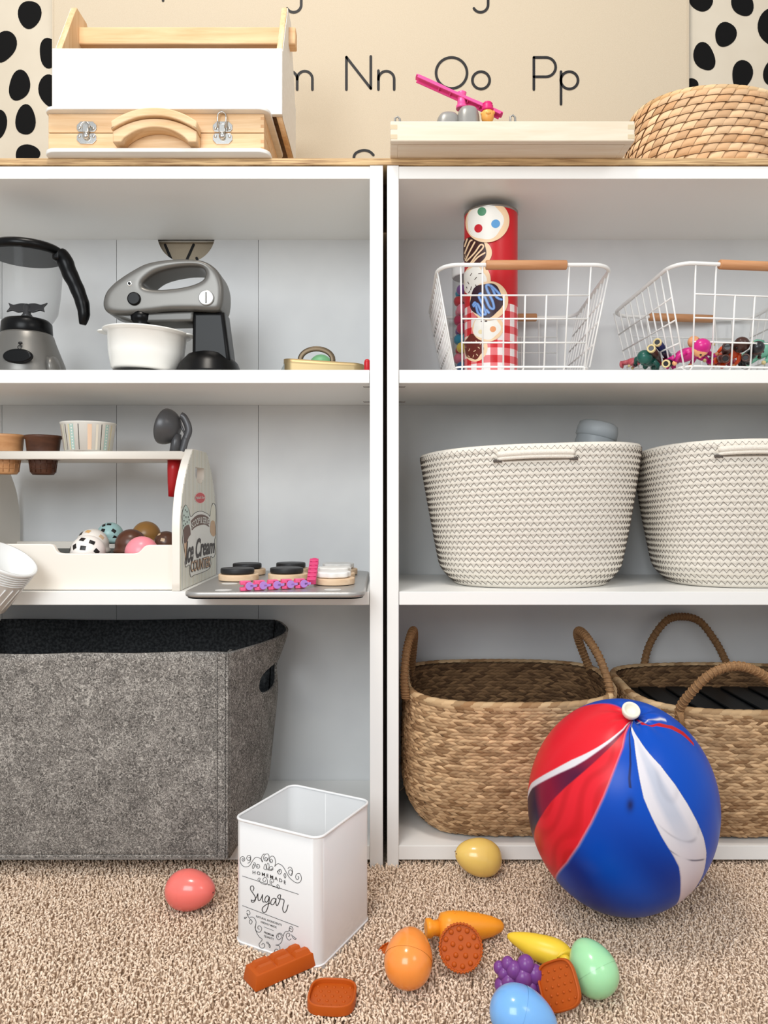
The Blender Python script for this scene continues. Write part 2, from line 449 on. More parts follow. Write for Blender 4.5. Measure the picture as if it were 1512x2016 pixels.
# ------------------------------------------------------------------ carpet pile
def carpet():
    rng = np.random.default_rng(3); sp = 0.0037
    gx, gy = np.meshgrid(np.arange(-0.86, 0.88, sp), np.arange(-0.64, 0.036, sp))
    x = gx.ravel()+rng.uniform(-sp*.5, sp*.5, gx.size); y = gy.ravel()+rng.uniform(-sp*.5, sp*.5, gx.size)
    keep = ~((y > -0.004) & ((np.abs(x-0.0133) < 0.0125) | (np.abs(x+0.0114) < 0.0125)))
    ca, sa = TIN_C, TIN_U
    dx = x-ca[0]; dy = y-ca[1]
    lu = dx*sa[0]+dy*sa[1]; lv = -dx*sa[1]+dy*sa[0]
    keep &= ~((np.abs(lu) < TIN_W/2-0.002) & (np.abs(lv) < TIN_W/2-0.002))
    x = x[keep]; y = y[keep]; n = len(x)
    H = rng.uniform(0.0080, 0.0120, n); ang = rng.uniform(0, 2*np.pi, n); lean = rng.uniform(0.0012, 0.0052, n)
    # clumps lean together
    cl = np.array([noise.noise(Vector((a*30, b*30, 0.0)))*6 for a, b in zip(x, y)])
    ang = np.where(rng.random(n) < 0.6, cl+rng.normal(0, 0.5, n), ang)
    R = rng.uniform(0.0012, 0.0019, n); rings = 6; sides = 4
    curl = rng.uniform(-2.8, 2.8, n)
    V = np.zeros((n, rings, sides, 3))
    for i in range(rings):
        t = i/(rings-1); aa = ang+curl*t
        cxp = x+np.cos(aa)*lean*t**1.3; cyp = y+np.sin(aa)*lean*t**1.3
        cz = H*(1-(1-t)**1.25*1.0)*np.where(t > 0.75, 1.0, 1.0)-0.0015*t*t*lean/0.006
        rr = R*(1.0 if i < rings-1 else 0.55)*(0.85+0.3*math.sin(t*9))
        for k in range(sides):
            a = 2*np.pi*k/sides+t*3.5
            V[:, i, k, 0] = cxp+rr*np.cos(a); V[:, i, k, 1] = cyp+rr*np.sin(a); V[:, i, k, 2] = cz
    base = (np.arange(n)*rings*sides)[:, None]
    q = []
    for i in range(rings-1):
        for k in range(sides):
            k2 = (k+1) % sides; q.append([i*sides+k, i*sides+k2, (i+1)*sides+k2, (i+1)*sides+k])
    q.append([(rings-1)*sides+k for k in range(4)])
    q = np.array(q); F = (base[:, None, :]+q[None]).reshape(-1, 4)
    c0 = np.array(lin((254,231,208))[:3]); c1 = np.array(lin((228,201,174))[:3])
    t = rng.random(n)**1.3; col = c0+(c1-c0)*t[:, None]
    col = np.repeat(col, rings*sides, 0)
    return npobj('carpet_pile', V.reshape(-1, 3), F, vcol('carpet_yarn', 0.9, 0.2), None, col, True)
# the sugar tin stands in the pile, so the pile leaves its footprint free
_u = Vector((-0.885, 0.465)); _v = Vector((0.465, 0.885))
TIN_F = Vector((-0.0750, -0.2555)); TIN_W = 0.1245
TIN_C = tuple(TIN_F+_u*TIN_W/2+_v*TIN_W/2); TIN_U = tuple(_v)
cp = carpet(); tag(cp, 'shaggy light beige carpet pile covering the floor in front of the bookcases', 'carpet', kind='stuff')
# ================================================================== on top of the bookcases
def XZ(x=0, y=0, z=0):      # local (x, y, depth) of a slab -> upright, facing the camera; y is height
    return Matrix(((1,0,0,x),(0,0,1,y),(0,1,0,z),(0,0,0,1)))
def YZ(x=0, y=0, z=0):      # local (x, y) -> (world y, world z), thickness along x
    return Matrix(((0,0,1,x),(1,0,0,y),(0,1,0,z),(0,0,0,1)))
def XY(x=0, y=0, z=0): return Matrix.Translation((x, y, z))

# ---- pine suitcase
zt = Z_TOP
sc = thing('wooden_play_suitcase', (-0.335, 0.06, zt), 'pine play suitcase with arched wooden handle and metal latches, under the white caddy', 'suitcase')
bx0, bx1, by0, by1 = -0.5007, -0.168, -0.023, 0.145
m = MB(); m.slab(rrect(bx0, bx1, by0, by1, 0.018), 0.006, 0.0012, T=XY(0,0,zt+0.003)); obj('base_board', m, M_paintedwood, sc)
m = MB(); m.slab(rrect(bx0, bx1, by0, by1, 0.018), 0.005, 0.0012, T=XY(0,0,zt+0.0651)); obj('lid_board', m, M_paintedwood, sc)
m = MB(); m.box(-0.4968, -0.1774, -0.010, 0.137, zt+0.0062, zt+0.0335, 0.0008); lb = obj('lower_case', m, M_pine, sc)
m = MB(); m.box(-0.4968, -0.1774, -0.010, 0.137, zt+0.0345, zt+0.0624, 0.0008); ub = obj('upper_case', m, M_pine, sc)
M_endgrain = mat('end_grain', (205,158,112), 0.6)
for zc, par in ((0.011, lb), (0.0215, lb), (0.044, ub), (0.0555, ub)):
    m = MB(); m.box(-0.1825, -0.1775, -0.0103, -0.0097, zt+zc-0.0022, zt+zc+0.0022); obj('finger_joint', m, M_endgrain, par)
def arch_handle(z0, y0, y1, x0, x1, rise, th, foot, fi=0.80):
    xc = (x0+x1)/2; hw = (x1-x0)/2
    out = []
    for k in range(25):
        t = -1+2*k/24; out.append((xc+hw*t, z0+rise*(1-abs(t)**2.1)+th))
    inn = []
    for k in range(25):
        t = 1-2*k/24; tt = t*fi; inn.append((xc+hw*tt, z0+rise*(1-abs(t)**2.1)-foot*(abs(t)**14)))
    pts = out+[(xc+hw, z0-foot), (xc+hw*fi, z0-foot)]+inn[1:-1]+[(xc-hw*fi, z0-foot), (xc-hw, z0-foot)]
    m = MB(); m.slab(pts, y1-y0, 0.0018, T=XZ(0, (y0+y1)/2, 0)); return m
obj('lower_handle', arch_handle(zt+0.0125, -0.034, -0.0105, -0.393, -0.2715, 0.0185, 0.0125, 0.003), M_pine, sc)
obj('upper_handle', arch_handle(zt+0.0262, -0.038, -0.0105, -0.394, -0.2705, 0.0195, 0.0120, 0.0, 0.985), M_pine, sc)
def latch(xc, opened):
    t = []
    z0 = zt+0.034; y = -0.0105
    def plate(dz, up):
        s = 1 if up else -1
        pts = [(-0.0115,0.0012),(0.0115,0.0012),(0.0145,0.005),(0.0145,0.011),(0.009,0.0165),(-0.009,0.0165),(-0.0145,0.011),(-0.0145,0.005)]
        pts = [(px, s*py) for px, py in pts]
        if not up: pts = pts[::-1]
        m = MB(); m.slab(pts, 0.001, 0.0003, T=XZ(xc, y-0.0003, z0)); return m
    pl = obj('latch_plate', plate(0, True), M_chrome, sc); p2 = obj('latch_plate', plate(0, False), M_chrome, sc)
    for par, sgn in ((pl, 1), (p2, -1)):
        for sx in (-1, 1):
            m = MB(); m.ball((xc+sx*0.0105, y-0.0012, z0+sgn*0.006), (0.0022, 0.0014, 0.0022), 14, 8); obj('screw', m, M_chrome, par)
    m = MB(); m.box(xc-0.0045, xc+0.0045, y-0.006, y-0.001, z0-0.002, z0+0.011, 0.0012); obj('latch_lever', m, M_chrome, sc)
    m = MB(); m.ball((xc, y-0.003, z0-0.006), (0.005, 0.004, 0.0055), 18, 10); obj('latch_hook', m, M_chrome, sc)
    h = 0.0275 if opened else 0.013
    m = MB(); w = 0.0062
    pts = [(xc-w, y-0.0065, z0+0.004)]+[(xc+w*math.cos(math.radians(q)), y-0.0065, z0+h-w+w*math.sin(math.radians(q))) for q in range(180, -1, -15)]+[(xc+w, y-0.0065, z0+0.004)]
    m.tube(pts, 0.0011, 8); obj('latch_bail', m, M_chrome, sc)
latch(P(171,0,1.12).x, False); latch(P(438.5,0,1.12).x, True)

# ---- white caddy on the suitcase
cz = zt+0.0677
cd = thing('wooden_caddy', (-0.325, 0.09, cz), 'white painted wooden carry caddy with a bare pine handle bar, on the suitcase', 'tool caddy')
M_pinex = wood('pine_handle', (235,196,150), (218,170,122), (2, 26, 26))
cx0, cx1, cy0, cy1 = -0.4975, -0.1525, 0.004, 0.180
top = P(0, 95, 1.134).z
m = MB(); m.box(cx0, cx1, cy0, cy0+0.008, cz+0.001, top, 0.0008); obj('front_panel', m, M_paintedwood, cd)
m = MB(); m.box(cx0, cx1, cy1-0.008, cy1, cz+0.001, top, 0.0008); obj('rear_panel', m, M_paintedwood, cd)
def end_panel(x0, x1):
    ym = (cy0+cy1)/2; zp = cz+0.205
    pts = [(cy0+0.0085, cz), (cy1-0.0085, cz), (cy1-0.0085, top+0.002), (ym+0.028, zp-0.012), (ym+0.020, zp), (ym-0.020, zp), (ym-0.028, zp-0.012), (cy0+0.0085, top+0.002)]
    m = MB(); m.slab(pts, x1-x0, 0.001, T=YZ((x0+x1)/2, 0, 0)); return m
for x0, x1, out in ((cx0+0.001, cx0+0.010, cx0+0.0005), (cx1-0.010, cx1-0.001, cx1-0.0004)):
    e = obj('end_panel', end_panel(x0, x1), M_pinev, cd)
    ym = (cy0+cy1)/2; zp = cz+0.205
    pts = [(cy0+0.009, cz+0.0005), (cy1-0.009, cz+0.0005), (cy1-0.009, top+0.0018), (ym+0.027, zp-0.013), (ym+0.020, zp-0.0006), (ym-0.020, zp-0.0006), (ym-0.027, zp-0.013), (cy0+0.009, top+0.0018)]
    m = MB(); m.slab(pts, 0.0007, 0.0001, T=YZ(out, 0, 0)); obj('painted_face', m, M_paintedwood, e)
m = MB(); m.box(cx0+0.010, cx1-0.010, cy0+0.009, cy1-0.009, cz+0.004, cz+0.010); obj('floor_board', m, wood('shaded_underside', (118,88,60), (92,66,44), (2,28,28)), cd)  # shade under the caddy is put into this wood colour
hz0, hz1 = P(0, 95, 1.222).z, P(0, 61, 1.222).z
m = MB(); m.box(cx0-0.008, cx1+0.011, (cy0+cy1)/2-0.011, (cy0+cy1)/2+0.011, hz0, hz1, 0.002); obj('handle_bar', m, M_pinex, cd)

# ---- pale wooden tray and the helicopter toy
ty0, ty1, tx0, tx1 = -0.056, 0.185, 0.0090, 0.3560
tz = Z_TOP; tt = P(0, 238, 1.074).z
tr = thing('wooden_tray', ((tx0+tx1)/2, (ty0+ty1)/2, tz), 'pale wooden tray with finger jointed corners holding a grey and pink toy', 'tray')
M_pale = wood('pale_wood', (230,217,198), (222,204,180), (2, 26, 26))
m = MB(); m.box(tx0, tx1, ty0, ty0+0.011, tz, tt, 0.0015); fr = obj('front_wall', m, M_pale, tr)
m = MB(); m.box(tx0, tx1, ty1-0.011, ty1, tz, tt, 0.0015); obj('rear_wall', m, M_pale, tr)
for x in (tx0+0.0002, tx1-0.0112):
    m = MB(); m.box(x, x+0.011, ty0+0.0112, ty1-0.0112, tz, tt, 0.0012); obj('end_wall', m, M_pale, tr)
m = MB(); m.box(tx0+0.011, tx1-0.011, ty0+0.0112, ty1-0.0112, tz+0.0002, tz+0.005); obj('tray_floor', m, M_pale, tr)
M_joint = mat('joint_end', (208,190,158), 0.6)
for xx in (tx0+0.0002, tx1-0.0098):
    for k in (0.3, 0.78):
        z = tt-(tt-tz)*k; m = MB(); m.box(xx, xx+0.0096, ty0-0.0003, ty0+0.0003, z-0.0032, z+0.0032); obj('finger_joint', m, M_joint, fr)
D = 1.135
hb = thing('spinning_helicopter_toy', (P(905,0,D).x, 0.03, tz+0.0052), 'grey plastic toy with a long tilted pink rotor blade, in the pale tray', 'toy')
M_gplas = mat('grey_toy_plastic', (150,148,144), 0.35, metal=0.25)
M_pink = mat('pink_plastic', (236,84,150), 0.35, sss=0.05)
m = MB(); a = P(776, 0, D).x; b = P(1022, 0, D).x
m.box(a, b, -0.025, 0.085, tz+0.0053, tz+0.012, 0.002)
pl = obj('base_plate', m, M_gplas, hb)
def dome(x0, x1, ztop, y0, y1, tilt=0):
    mb = MB(); xc, hw, yc, hd = (x0+x1)/2, (x1-x0)/2, (y0+y1)/2, (y1-y0)/2; z0 = tz+0.012
    def fn(u, v):
        a = u*2*math.pi; q = v**0.5
        e = 3.2; ca, sa = math.cos(a), math.sin(a); r = (abs(ca)**e+abs(sa)**e)**(-1/e)
        s = (1-q**9)**(1/2.2)*(1-0.10*q*q) if q < 1 else 0
        return (xc+hw*r*ca*s+tilt*q*hw, yc+hd*r*sa*s, z0+(ztop-z0)*q)
    mb.grid(fn, 48, 16, True); return mb
obj('motor_housing', dome(P(898,0,D).x, P(947,0,D).x, P(0,203,D).z, -0.008, 0.05), M_gplas, hb)
obj('rear_housing', dome(P(853,0,D).x, P(903,0,D).x, P(0,214,D).z, -0.004, 0.045, 0.25), M_gplas, hb)
hc = P(911, 0, D).x
m = MB(); m.lathe([(0.0085,P(0,204,D).z),(0.0085,P(0,198,D).z),(0.0068,P(0,197,D).z),(0.0062,P(0,178,D).z),(0.0075,P(0,172,D).z),(0.004,P(0,169,D).z)], 24, XY(hc, 0.021, 0)); obj('rotor_post', m, M_pink, hb)
a, b = P(820, 139, D), P(992, 216, D); a.y = b.y = 0.021; d = (b-a).normalized(); up = Vector((0,0.28,1)); up = (up-d*up.dot(d)).normalized(); sd = d.cross(up)
Ln = (b-a).length
T = Matrix(((d.x, sd.x, up.x, a.x), (d.y, sd.y, up.y, a.y), (d.z, sd.z, up.z, a.z), (0,0,0,1)))
m = MB(); hwid = 0.0058
pts = smooth_pts([(0,-hwid*.7),(0.004,-hwid),(Ln*.25,-hwid),(Ln*.46,-hwid*.75),(Ln*.54,-hwid*.75),(Ln*.75,-hwid),(Ln-.004,-hwid),(Ln,-hwid*.7),(Ln,hwid*.7),(Ln-.004,hwid),(Ln*.75,hwid),(Ln*.54,hwid*.75),(Ln*.46,hwid*.75),(Ln*.25,hwid),(0.004,hwid),(0,hwid*.7)], 3)
m.slab(pts, 0.002, 0.0006, T=T)
for s in (-1, 1): m.box(0.003, Ln-0.003, s*hwid*0.85-0.0008, s*hwid*0.85+0.0008, -0.005, 0.0, T=T)
for q in (0.27, 0.40, 0.60, 0.74): m.box(Ln*q, Ln*q+0.0015, -hwid*0.8, hwid*0.8, -0.0045, 0, T=T)
obj('rotor_blade', m, M_pink, hb)
fx = P(959, 0, D).x
fg = thing('tiny_bear_figure', (fx, 0.01, tz+0.012), 'tiny orange figure with a pink cap beside the grey toy on the pale tray', 'toy figure')
m = MB(); m.ball((fx, 0.0, P(0,232,D).z), (0.0095,0.009,0.0125), 24, 14); m.ball((fx, 0.0, tz+0.0185), (0.008,0.008,0.007), 20, 10)
m.ball((fx+0.0075, -0.001, P(0,226,D).z), 0.0035, 14, 8); m.ball((fx-0.0075, -0.001, P(0,228,D).z), 0.003, 14, 8); m.ball((fx, -0.008, P(0,231,D).z), (0.004,0.003,0.003), 14, 8)
obj('body', m, mat('orange_toy', (240,170,84), 0.4), fg)
m = MB(); zc = P(0,219,D).z; m.lathe([(0.0085,zc-0.003),(0.0092,zc),(0.0078,zc+0.002),(0.0085,zc+0.0045),(0.0065,zc+0.0065),(0.0075,zc+0.008),(0.006,zc+0.010)], 24, XY(fx, 0.0, 0)); obj('cap', m, mat('magenta_toy', (216,28,110), 0.4), fg)
for xx in (783, 1010):
    x = P(xx, 0, D).x; m = MB(); zz = tz+0.012; h = P(0, 230 if xx < 900 else 227, D).z
    m.tube([(x-0.005, 0.005, zz-0.003), (x-0.004, 0.005, h-0.002), (x, 0.005, h), (x+0.003, 0.005, h-0.003), (x+0.006, 0.005, zz-0.003)], 0.0016, 8); obj('clip', m, M_gplas, hb)

# ---- woven palm basket
def palm_basket():
    cx, cy, rx, ry, z0, h = 0.536, 0.135, 0.125, 0.112, Z_TOP, 0.1235
    t = thing('palm_leaf_basket', (cx, cy, z0), 'round basket of broad woven pale palm leaf beside the wooden tray', 'basket')
    def S(u, v, off=0.0):
        a = u*2*math.pi-math.pi/2; k = 0.93+0.09*math.sin(min(v, 1)*math.pi*0.75)-0.03*v
        hh = h+0.004*math.sin(a*2+0.6)
        p = Vector((cx+(rx*k+off)*math.cos(a), cy+(ry*k+off)*math.sin(a), z0+0.001+hh*v)); n = Vector((math.cos(a), math.sin(a)*rx/ry, 0.0)).normalized()
        return p, n
    m = MB(); m.grid(lambda u, v: S(u, v, -0.002)[0], 96, 16, True, flip=False); m.grid(lambda u, v: S(u, v, -0.006)[0], 96, 16, True, flip=True)
    m.lathe([(rx*0.93-0.004, z0+0.0005), (rx*0.93-0.004, z0+0.004)], 64, Matrix.Translation((cx, cy, 0)) @ Matrix.Scale(ry/rx, 4, Vector((0,1,0))))
    obj('basket_wall', m, mat('palm_core', (196,158,112), 0.8), t)
    cells = []; rows = 10; nper = 40; rnd = random.Random(8)
    for r in range(rows):
        for i in range(nper):
            cells.append(((i+0.5*(r % 2)+rnd.uniform(-.08, .08))/nper, (r+0.5)/rows, 1.06/nper, 1.10/rows, 0.42/nper, 0.0030, 0.0022+rnd.uniform(-.0006, .0006)))
    V, F, K = pads(S, cells, 6, 6, 5, (232,196,156), (200,155,112), 0.9, pw=3.5, pinch=0.0, tl=0.0018)
    npobj('palm_weave', V, F, vcol('palm_leaf', 0.65, 0.3, bump=0.2, bscale=(3,3,3)), t, K)
    def R(u, v):
        p, n = S(u, 1.0); a = (v-0.5)*math.pi*1.6
        nn = (n*math.cos(a)+Vector((0,0,1))*math.sin(a)).normalized()
        return p+Vector((0,0,-0.001))+nn*0.0042-n*0.002, nn
    cells = [((i+0.5)/46, 0.5, 1.35/46, 1.0, 0.9/46, 0.0014, 0.0014) for i in range(46)]
    V, F, K = pads(R, cells, 4, 7, 6, (236,205,162), (206,165,116), 0.9)
    npobj('rolled_rim', V, F, MATS['palm_leaf'], t, K)
palm_basket()
# ================================================================== left bookcase, upper shelf
def crop3(x, y): return (x*0.3307, 440+y*0.3307)
# ---- toy blender
bx, by = P(50, 0, 1.20).x, 0.075
bl = thing('toy_blender', (bx, by, Z_S1), 'toy blender with clear jug, black handle and silver base at the left edge', 'toy blender')
T = XY(bx, by, 0); z = lambda py, D=1.205: P(0, py, D).z
zb = Z_S1
m = MB(); prof = [(0.060,zb+0.0005),(0.0605,zb+0.004),(0.057,zb+0.02),(0.050,zb+0.038),(0.0435,zb+0.055),(0.040,zb+0.066),(0.038,zb+0.069)]
m.lathe(prof, 56, T); m.lathe([(0.0, 0), (0.021, 0.0), (0.017, 0.008), (0.008, 0.011), (0.0, 0.0115)], 24, Matrix.Translation((bx+0.048, by-0.018, zb+0.012)) @ Matrix.Rotation(math.radians(80), 4, 'Y'), cap0=False, cap1=False)
body = obj('base', m, M_silver, bl)
m = MB(); m.slab(circ(0, 0, 0.0225, 36, 0.0115), 0.008, 0.003, T=XZ(P(35,0,1.148).x, by-0.056, P(0,703,1.155).z)); obj('power_button', m, M_black, bl)
m = MB(); m.ball((P(35,0,1.148).x, by-0.049, P(0,675,1.155).z), (0.0035,0.002,0.0022), 14, 8)
m.tube([(P(35,0,1.148).x+0.0028*math.cos(q), by-0.0515, P(0,684,1.155).z+0.0028*math.sin(q)) for q in [k*0.5 for k in range(13)]], 0.0006, 5); obj('dial_mark', m, M_ink, bl)
m = MB(); m.lathe([(0.0375,zb+0.068),(0.0385,zb+0.070),(0.0375,zb+0.086),(0.033,zb+0.091),(0.010,zb+0.097)], 48, T); obj('collar', m, M_black, bl)
def clear(name, col=(255,255,255), rough=0.02, alpha=0.16):
    if name in MATS: return MATS[name]
    m = bpy.data.materials.new(name); m.use_nodes = True; n = m.node_tree.nodes; l = m.node_tree.links; n.clear()
    o = n.new('ShaderNodeOutputMaterial'); mx = n.new('ShaderNodeMixShader'); tr = n.new('ShaderNodeBsdfTransparent'); gl = n.new('ShaderNodeBsdfPrincipled')
    gl.inputs['Base Color'].default_value = (0.10, 0.10, 0.10, 1); gl.inputs['Roughness'].default_value = rough
    fr = n.new('ShaderNodeLayerWeight'); fr.inputs['Blend'].default_value = 0.35
    ad = n.new('ShaderNodeMath'); ad.operation = 'MULTIPLY_ADD'; ad.inputs[1].default_value = 0.35; ad.inputs[2].default_value = alpha*0.4; ad.use_clamp = True
    l.new(fr.outputs['Facing'], ad.inputs[0]); l.new(ad.outputs[0], mx.inputs['Fac']); tr.inputs[0].default_value = (0.96, 0.96, 0.96, 1)
    l.new(tr.outputs[0], mx.inputs[1]); l.new(gl.outputs[0], mx.inputs[2]); l.new(mx.outputs[0], o.inputs[0]); MATS[name] = m; return m
M_clear = clear('clear_plastic')
zt0, zt1 = zb+0.085, P(0, 472, 1.15).z
m = MB(); h = zt1-zt0
m.lathe([(0.034,zt0),(0.040,zt0+0.008),(0.046,zt0+h*.16),(0.050,zt0+h*.4),(0.0525,zt0+h*.7),(0.0560,zt0+h*0.97)], 56, T, cap0=False, cap1=False)
obj('jug', m, M_clear, bl)
m = MB(); m.lathe([(0.054,zt1-0.010),(0.0585,zt1-0.006),(0.0590,zt1+0.001),(0.052,zt1+0.006),(0.03,zt1+0.009),(0.002,zt1+0.010)], 56, T); obj('lid', m, M_black, bl)
M_blade = mat('dark_grey_plastic', (58,58,60), 0.35)
m = MB()
for sx in (-1, 1):
    pts = smooth_pts([(0,-.006),(sx*.012,-.010),(sx*.022,-.006),(sx*.030,-.009),(sx*.027,0),(sx*.031,.009),(sx*.022,.005),(sx*.012,.008),(0,.006)][::sx], 3)
    m.slab(pts, 0.003, 0.0008, T=Matrix.Translation((bx, by, zb+0.112)) @ Matrix.Rotation(math.radians(62), 4, 'X'))
m.lathe([(0.012,zb+0.094),(0.006,zb+0.102),(0.006,zb+0.114),(0.002,zb+0.118)], 24, T)
obj('blade', m, M_blade, bl)
hp = [(362,165),(385,190),(402,230),(425,290),(455,350),(480,410),(500,470),(508,530),(500,590)]
hr = [0.0125,0.0145,0.0155,0.0150,0.0140,0.0135,0.0130,0.0115,0.0065]
pts = [P(*crop3(x-8, y+12), 1.20) for x, y in hp]; pts = smooth_pts(pts, 5, False)
rad = []
for i in range(len(pts)):
    q = i/(len(pts)-1)*(len(hr)-1); k = min(int(q), len(hr)-2); rad.append((hr[k]+(hr[k+1]-hr[k])*(q-k))*(0.80+0.02*math.sin(i*0.9)))
m = MB(); m.tube(pts, rad, 20); m.box(bx+0.046, pts[3].x+0.002, 0.058, 0.082, pts[2].z-0.012, pts[1].z+0.006, 0.004); obj('handle', m, M_black, bl)

# ---- toy stand mixer
def c3(D, *L): return [(P(*crop3(x, y), D).x, P(*crop3(x, y), D).z) for x, y in L]
D = 1.205; ym = D-CAMD
mx = thing('toy_stand_mixer', (P(345,0,D).x, ym, Z_S1), 'silver and black toy stand mixer with a white bowl under its head', 'toy mixer')
head = smooth_pts(c3(D, (655,500),(672,440),(715,390),(775,345),(840,305),(900,275),(970,258),(1060,248),(1150,247),(1230,255),(1290,285),(1330,330),(1352,400),(1352,480),(1338,535),(1300,552),(1180,546),(1040,548),(920,562),(800,572),(705,566),(665,545)), 4)[::-1]
hole = smooth_pts(c3(D, (885,398),(910,365),(965,328),(1055,303),(1150,292),(1225,298),(1250,328),(1234,368),(1170,398),(1080,416),(980,424),(910,416)), 4)
m = MB(); m.slab(head, 0.070, 0.007, [hole], T=XZ(0, ym, 0), res=4); o = obj('motor_head', m, M_silver, mx)
q = o.modifiers.new('r', 'REMESH'); q.mode = 'VOXEL'; q.voxel_size = 0.0016; q.use_smooth_shade = True
q = o.modifiers.new('s', 'SMOOTH'); q.factor = 0.5; q.iterations = 30
m = MB(); jaw = c3(D, (690,560),(760,590),(825,612),(1170,604),(1175,545),(900,555)); m.slab(jaw, 0.052, 0.004, T=XZ(0, ym, 0)); obj('under_cover', m, mat('darker_silver', (100,99,96), 0.4, metal=0.4), mx)
yf = ym-0.036
b1 = P(*crop3(798, 448), D-0.036); b2 = P(*crop3(777, 363), D-0.03); b3 = P(*crop3(1228, 443), D-0.036)
m = MB(); m.slab(circ(0,0,0.0103,36), 0.006, 0.002, T=XZ(b1.x, yf, b1.z)); obj('round_button', m, M_black, mx)
m = MB(); m.slab(circ(0,0,0.0045,24), 0.006, 0.0015, T=XZ(b2.x, yf+0.0035, b2.z)); m.slab(circ(0,0,0.0022,24), 0.008, 0.001, T=XZ(b2.x, yf+0.0025, b2.z), mi=1); obj('rivet', m, [M_chrome, M_black], mx)
m = MB(); m.slab(circ(0,0,0.0120,36), 0.005, 0.0015, T=XZ(b3.x, yf, b3.z)); dsc = obj('pivot_disc', m, mat('light_silver', (172,172,170), 0.3, metal=0.5), mx)
m = MB(); m.box(b3.x-0.0012, b3.x+0.0012, yf-0.004, yf-0.002, b3.z-0.0085, b3.z+0.0085, 0.0005); obj('screw_slot', m, M_silver, dsc)
k = P(*crop3(843, 312), D); m = MB(); m.lathe([(0.006,0),(0.006,0.009),(0.004,0.011)], 20, XY(k.x, ym, k.z-0.006)); obj('speed_knob', m, M_silver, mx)
a, b = P(*crop3(1168, 548), D), P(*crop3(1352, 548), D); c, d2 = P(*crop3(1165, 760), D), P(*crop3(1385, 800), D)
m = MB(); neck = [(a.x, a.z), (b.x, b.z), (d2.x, d2.z), (d2.x+0.002, Z_S1+0.012), (c.x, Z_S1+0.012), (c.x, c.z)]
m.slab(neck[::-1], 0.050, 0.006, T=XZ(0, ym, 0)); obj('neck', m, M_black, mx)
fcx, fr = P(*crop3(1245, 0), D).x, 0.053
m = MB(); m.lathe([(fr,Z_S1+0.0005),(fr+0.0015,Z_S1+0.003),(fr-0.002,Z_S1+0.008),(fr*0.86,Z_S1+0.022),(fr*0.62,Z_S1+0.036),(fr*0.3,Z_S1+0.043),(0.002,Z_S1+0.045)], 48, XY(fcx, ym, 0), fy=0.95); obj('foot', m, M_black, mx)
bcx = P(*crop3(868, 0), D).x
m = MB(); m.lathe([(0.052,Z_S1+0.0005),(0.053,Z_S1+0.004),(0.050,Z_S1+0.0075)], 48, XY(bcx-0.004, ym, 0)); m.box(bcx, fcx, ym-0.03, ym+0.03, Z_S1+0.0005, Z_S1+0.0065, 0.001); obj('bowl_stand', m, M_black, mx)
bm = P(*crop3(862, 0), D).x; zz = P(*crop3(0, 565), D).z
m = MB(); m.lathe([(0.010,Z_S1+0.05),(0.0135,Z_S1+0.06),(0.016,zz-0.020),(0.012,zz-0.014),(0.0165,zz-0.008),(0.0175,zz+0.004)], 32, XY(bm, ym-0.0165, 0))
obj('beater', m, M_black, mx)
M_wplas = mat('white_plastic', (242,240,234), 0.22, coat=0.3)
Tb = Matrix.Translation((bcx, ym, Z_S1+0.008)) @ Matrix.Rotation(math.radians(2.6), 4, 'Y')
m = MB(); H = 0.062
m.lathe([(0.0,0.0005),(0.048,0.0005),(0.053,0.004),(0.0585,0.03),(0.0605,H-0.003),(0.068,H-0.001),(0.069,H+0.001),(0.066,H+0.002),(0.0595,H-0.001),(0.056,0.03),(0.050,0.007),(0.0,0.004)], 64, Tb, cap0=False, cap1=False)
bw = obj('mixing_bowl', m, M_wplas, mx)
for s in (-1, 1):
    m = MB(); m.slab(smooth_pts([(s*0.060,-0.016),(s*0.074,-0.013),(s*0.079,0),(s*0.074,0.013),(s*0.060,0.016)][::s], 4), 0.0026, 0.001, T=Tb @ XY(0, 0, H)); obj('bowl_lug', m, M_wplas, bw)

# ---- bronze tray with arched handle
D = 1.21; y0 = D-CAMD-0.02
bt = thing('bronze_toy_pan', (P(640,0,D).x, y0+0.05, Z_S1), 'shallow bronze coloured toy pan with arched handle on the upper left shelf', 'toy pan')
M_bronze = mat('bronze_metal', (160,140,102), 0.42, metal=0.7)
x0, x1 = P(556,0,1.19).x, P(716,0,1.19).x; hh = 0.0285
m = MB()
def fn(u, v):
    R = rrect(x0, x1, y0, y0+0.125, 0.016, 8); k = int(round(u*len(R))) % len(R); p = R[k]
    s = 1.0+0.0*v; lo = hh*(1.0-0.30*max(0,(p[0]-x0)/(x1-x0))); return (p[0]*s, p[1], Z_S1+0.0005+lo*v)
nR = len(rrect(0,1,0,1,0.1,8)); m.grid(fn, nR, 3, True)
R = rrect(x0+0.0015, x1-0.0015, y0+0.0015, y0+0.1235, 0.015, 8)
m.add([(p[0], p[1], Z_S1+0.002) for p in R], [tuple(range(len(R)))], 0, False)
o = obj('pan_body', m, M_bronze, bt); md = o.modifiers.new('s', 'SOLIDIFY'); md.thickness = 0.0014
e = [(P(590,706,1.20).x, Z_S1+0.012)]; xa, xb = P(591,0,1.2).x, P(655,0,1.2).x; zc = P(0,708,1.2).z
pts = [(xa, y0+0.01, Z_S1+0.010)]+[((xa+xb)/2-(xb-xa)/2*math.cos(q*math.pi/16), y0+0.012, zc+0.0175*math.sin(q*math.pi/16)) for q in range(17)]+[(xb, y0+0.01, Z_S1+0.010)]
m = MB(); m.tube(pts, 0.0011, 10, flat=4.0); obj('arched_handle', m, mat('dark_bronze', (92,78,60), 0.35, metal=0.7), bt)
m = MB(); q0 = P(541,0,1.17).x; q1 = P(558,0,1.17).x
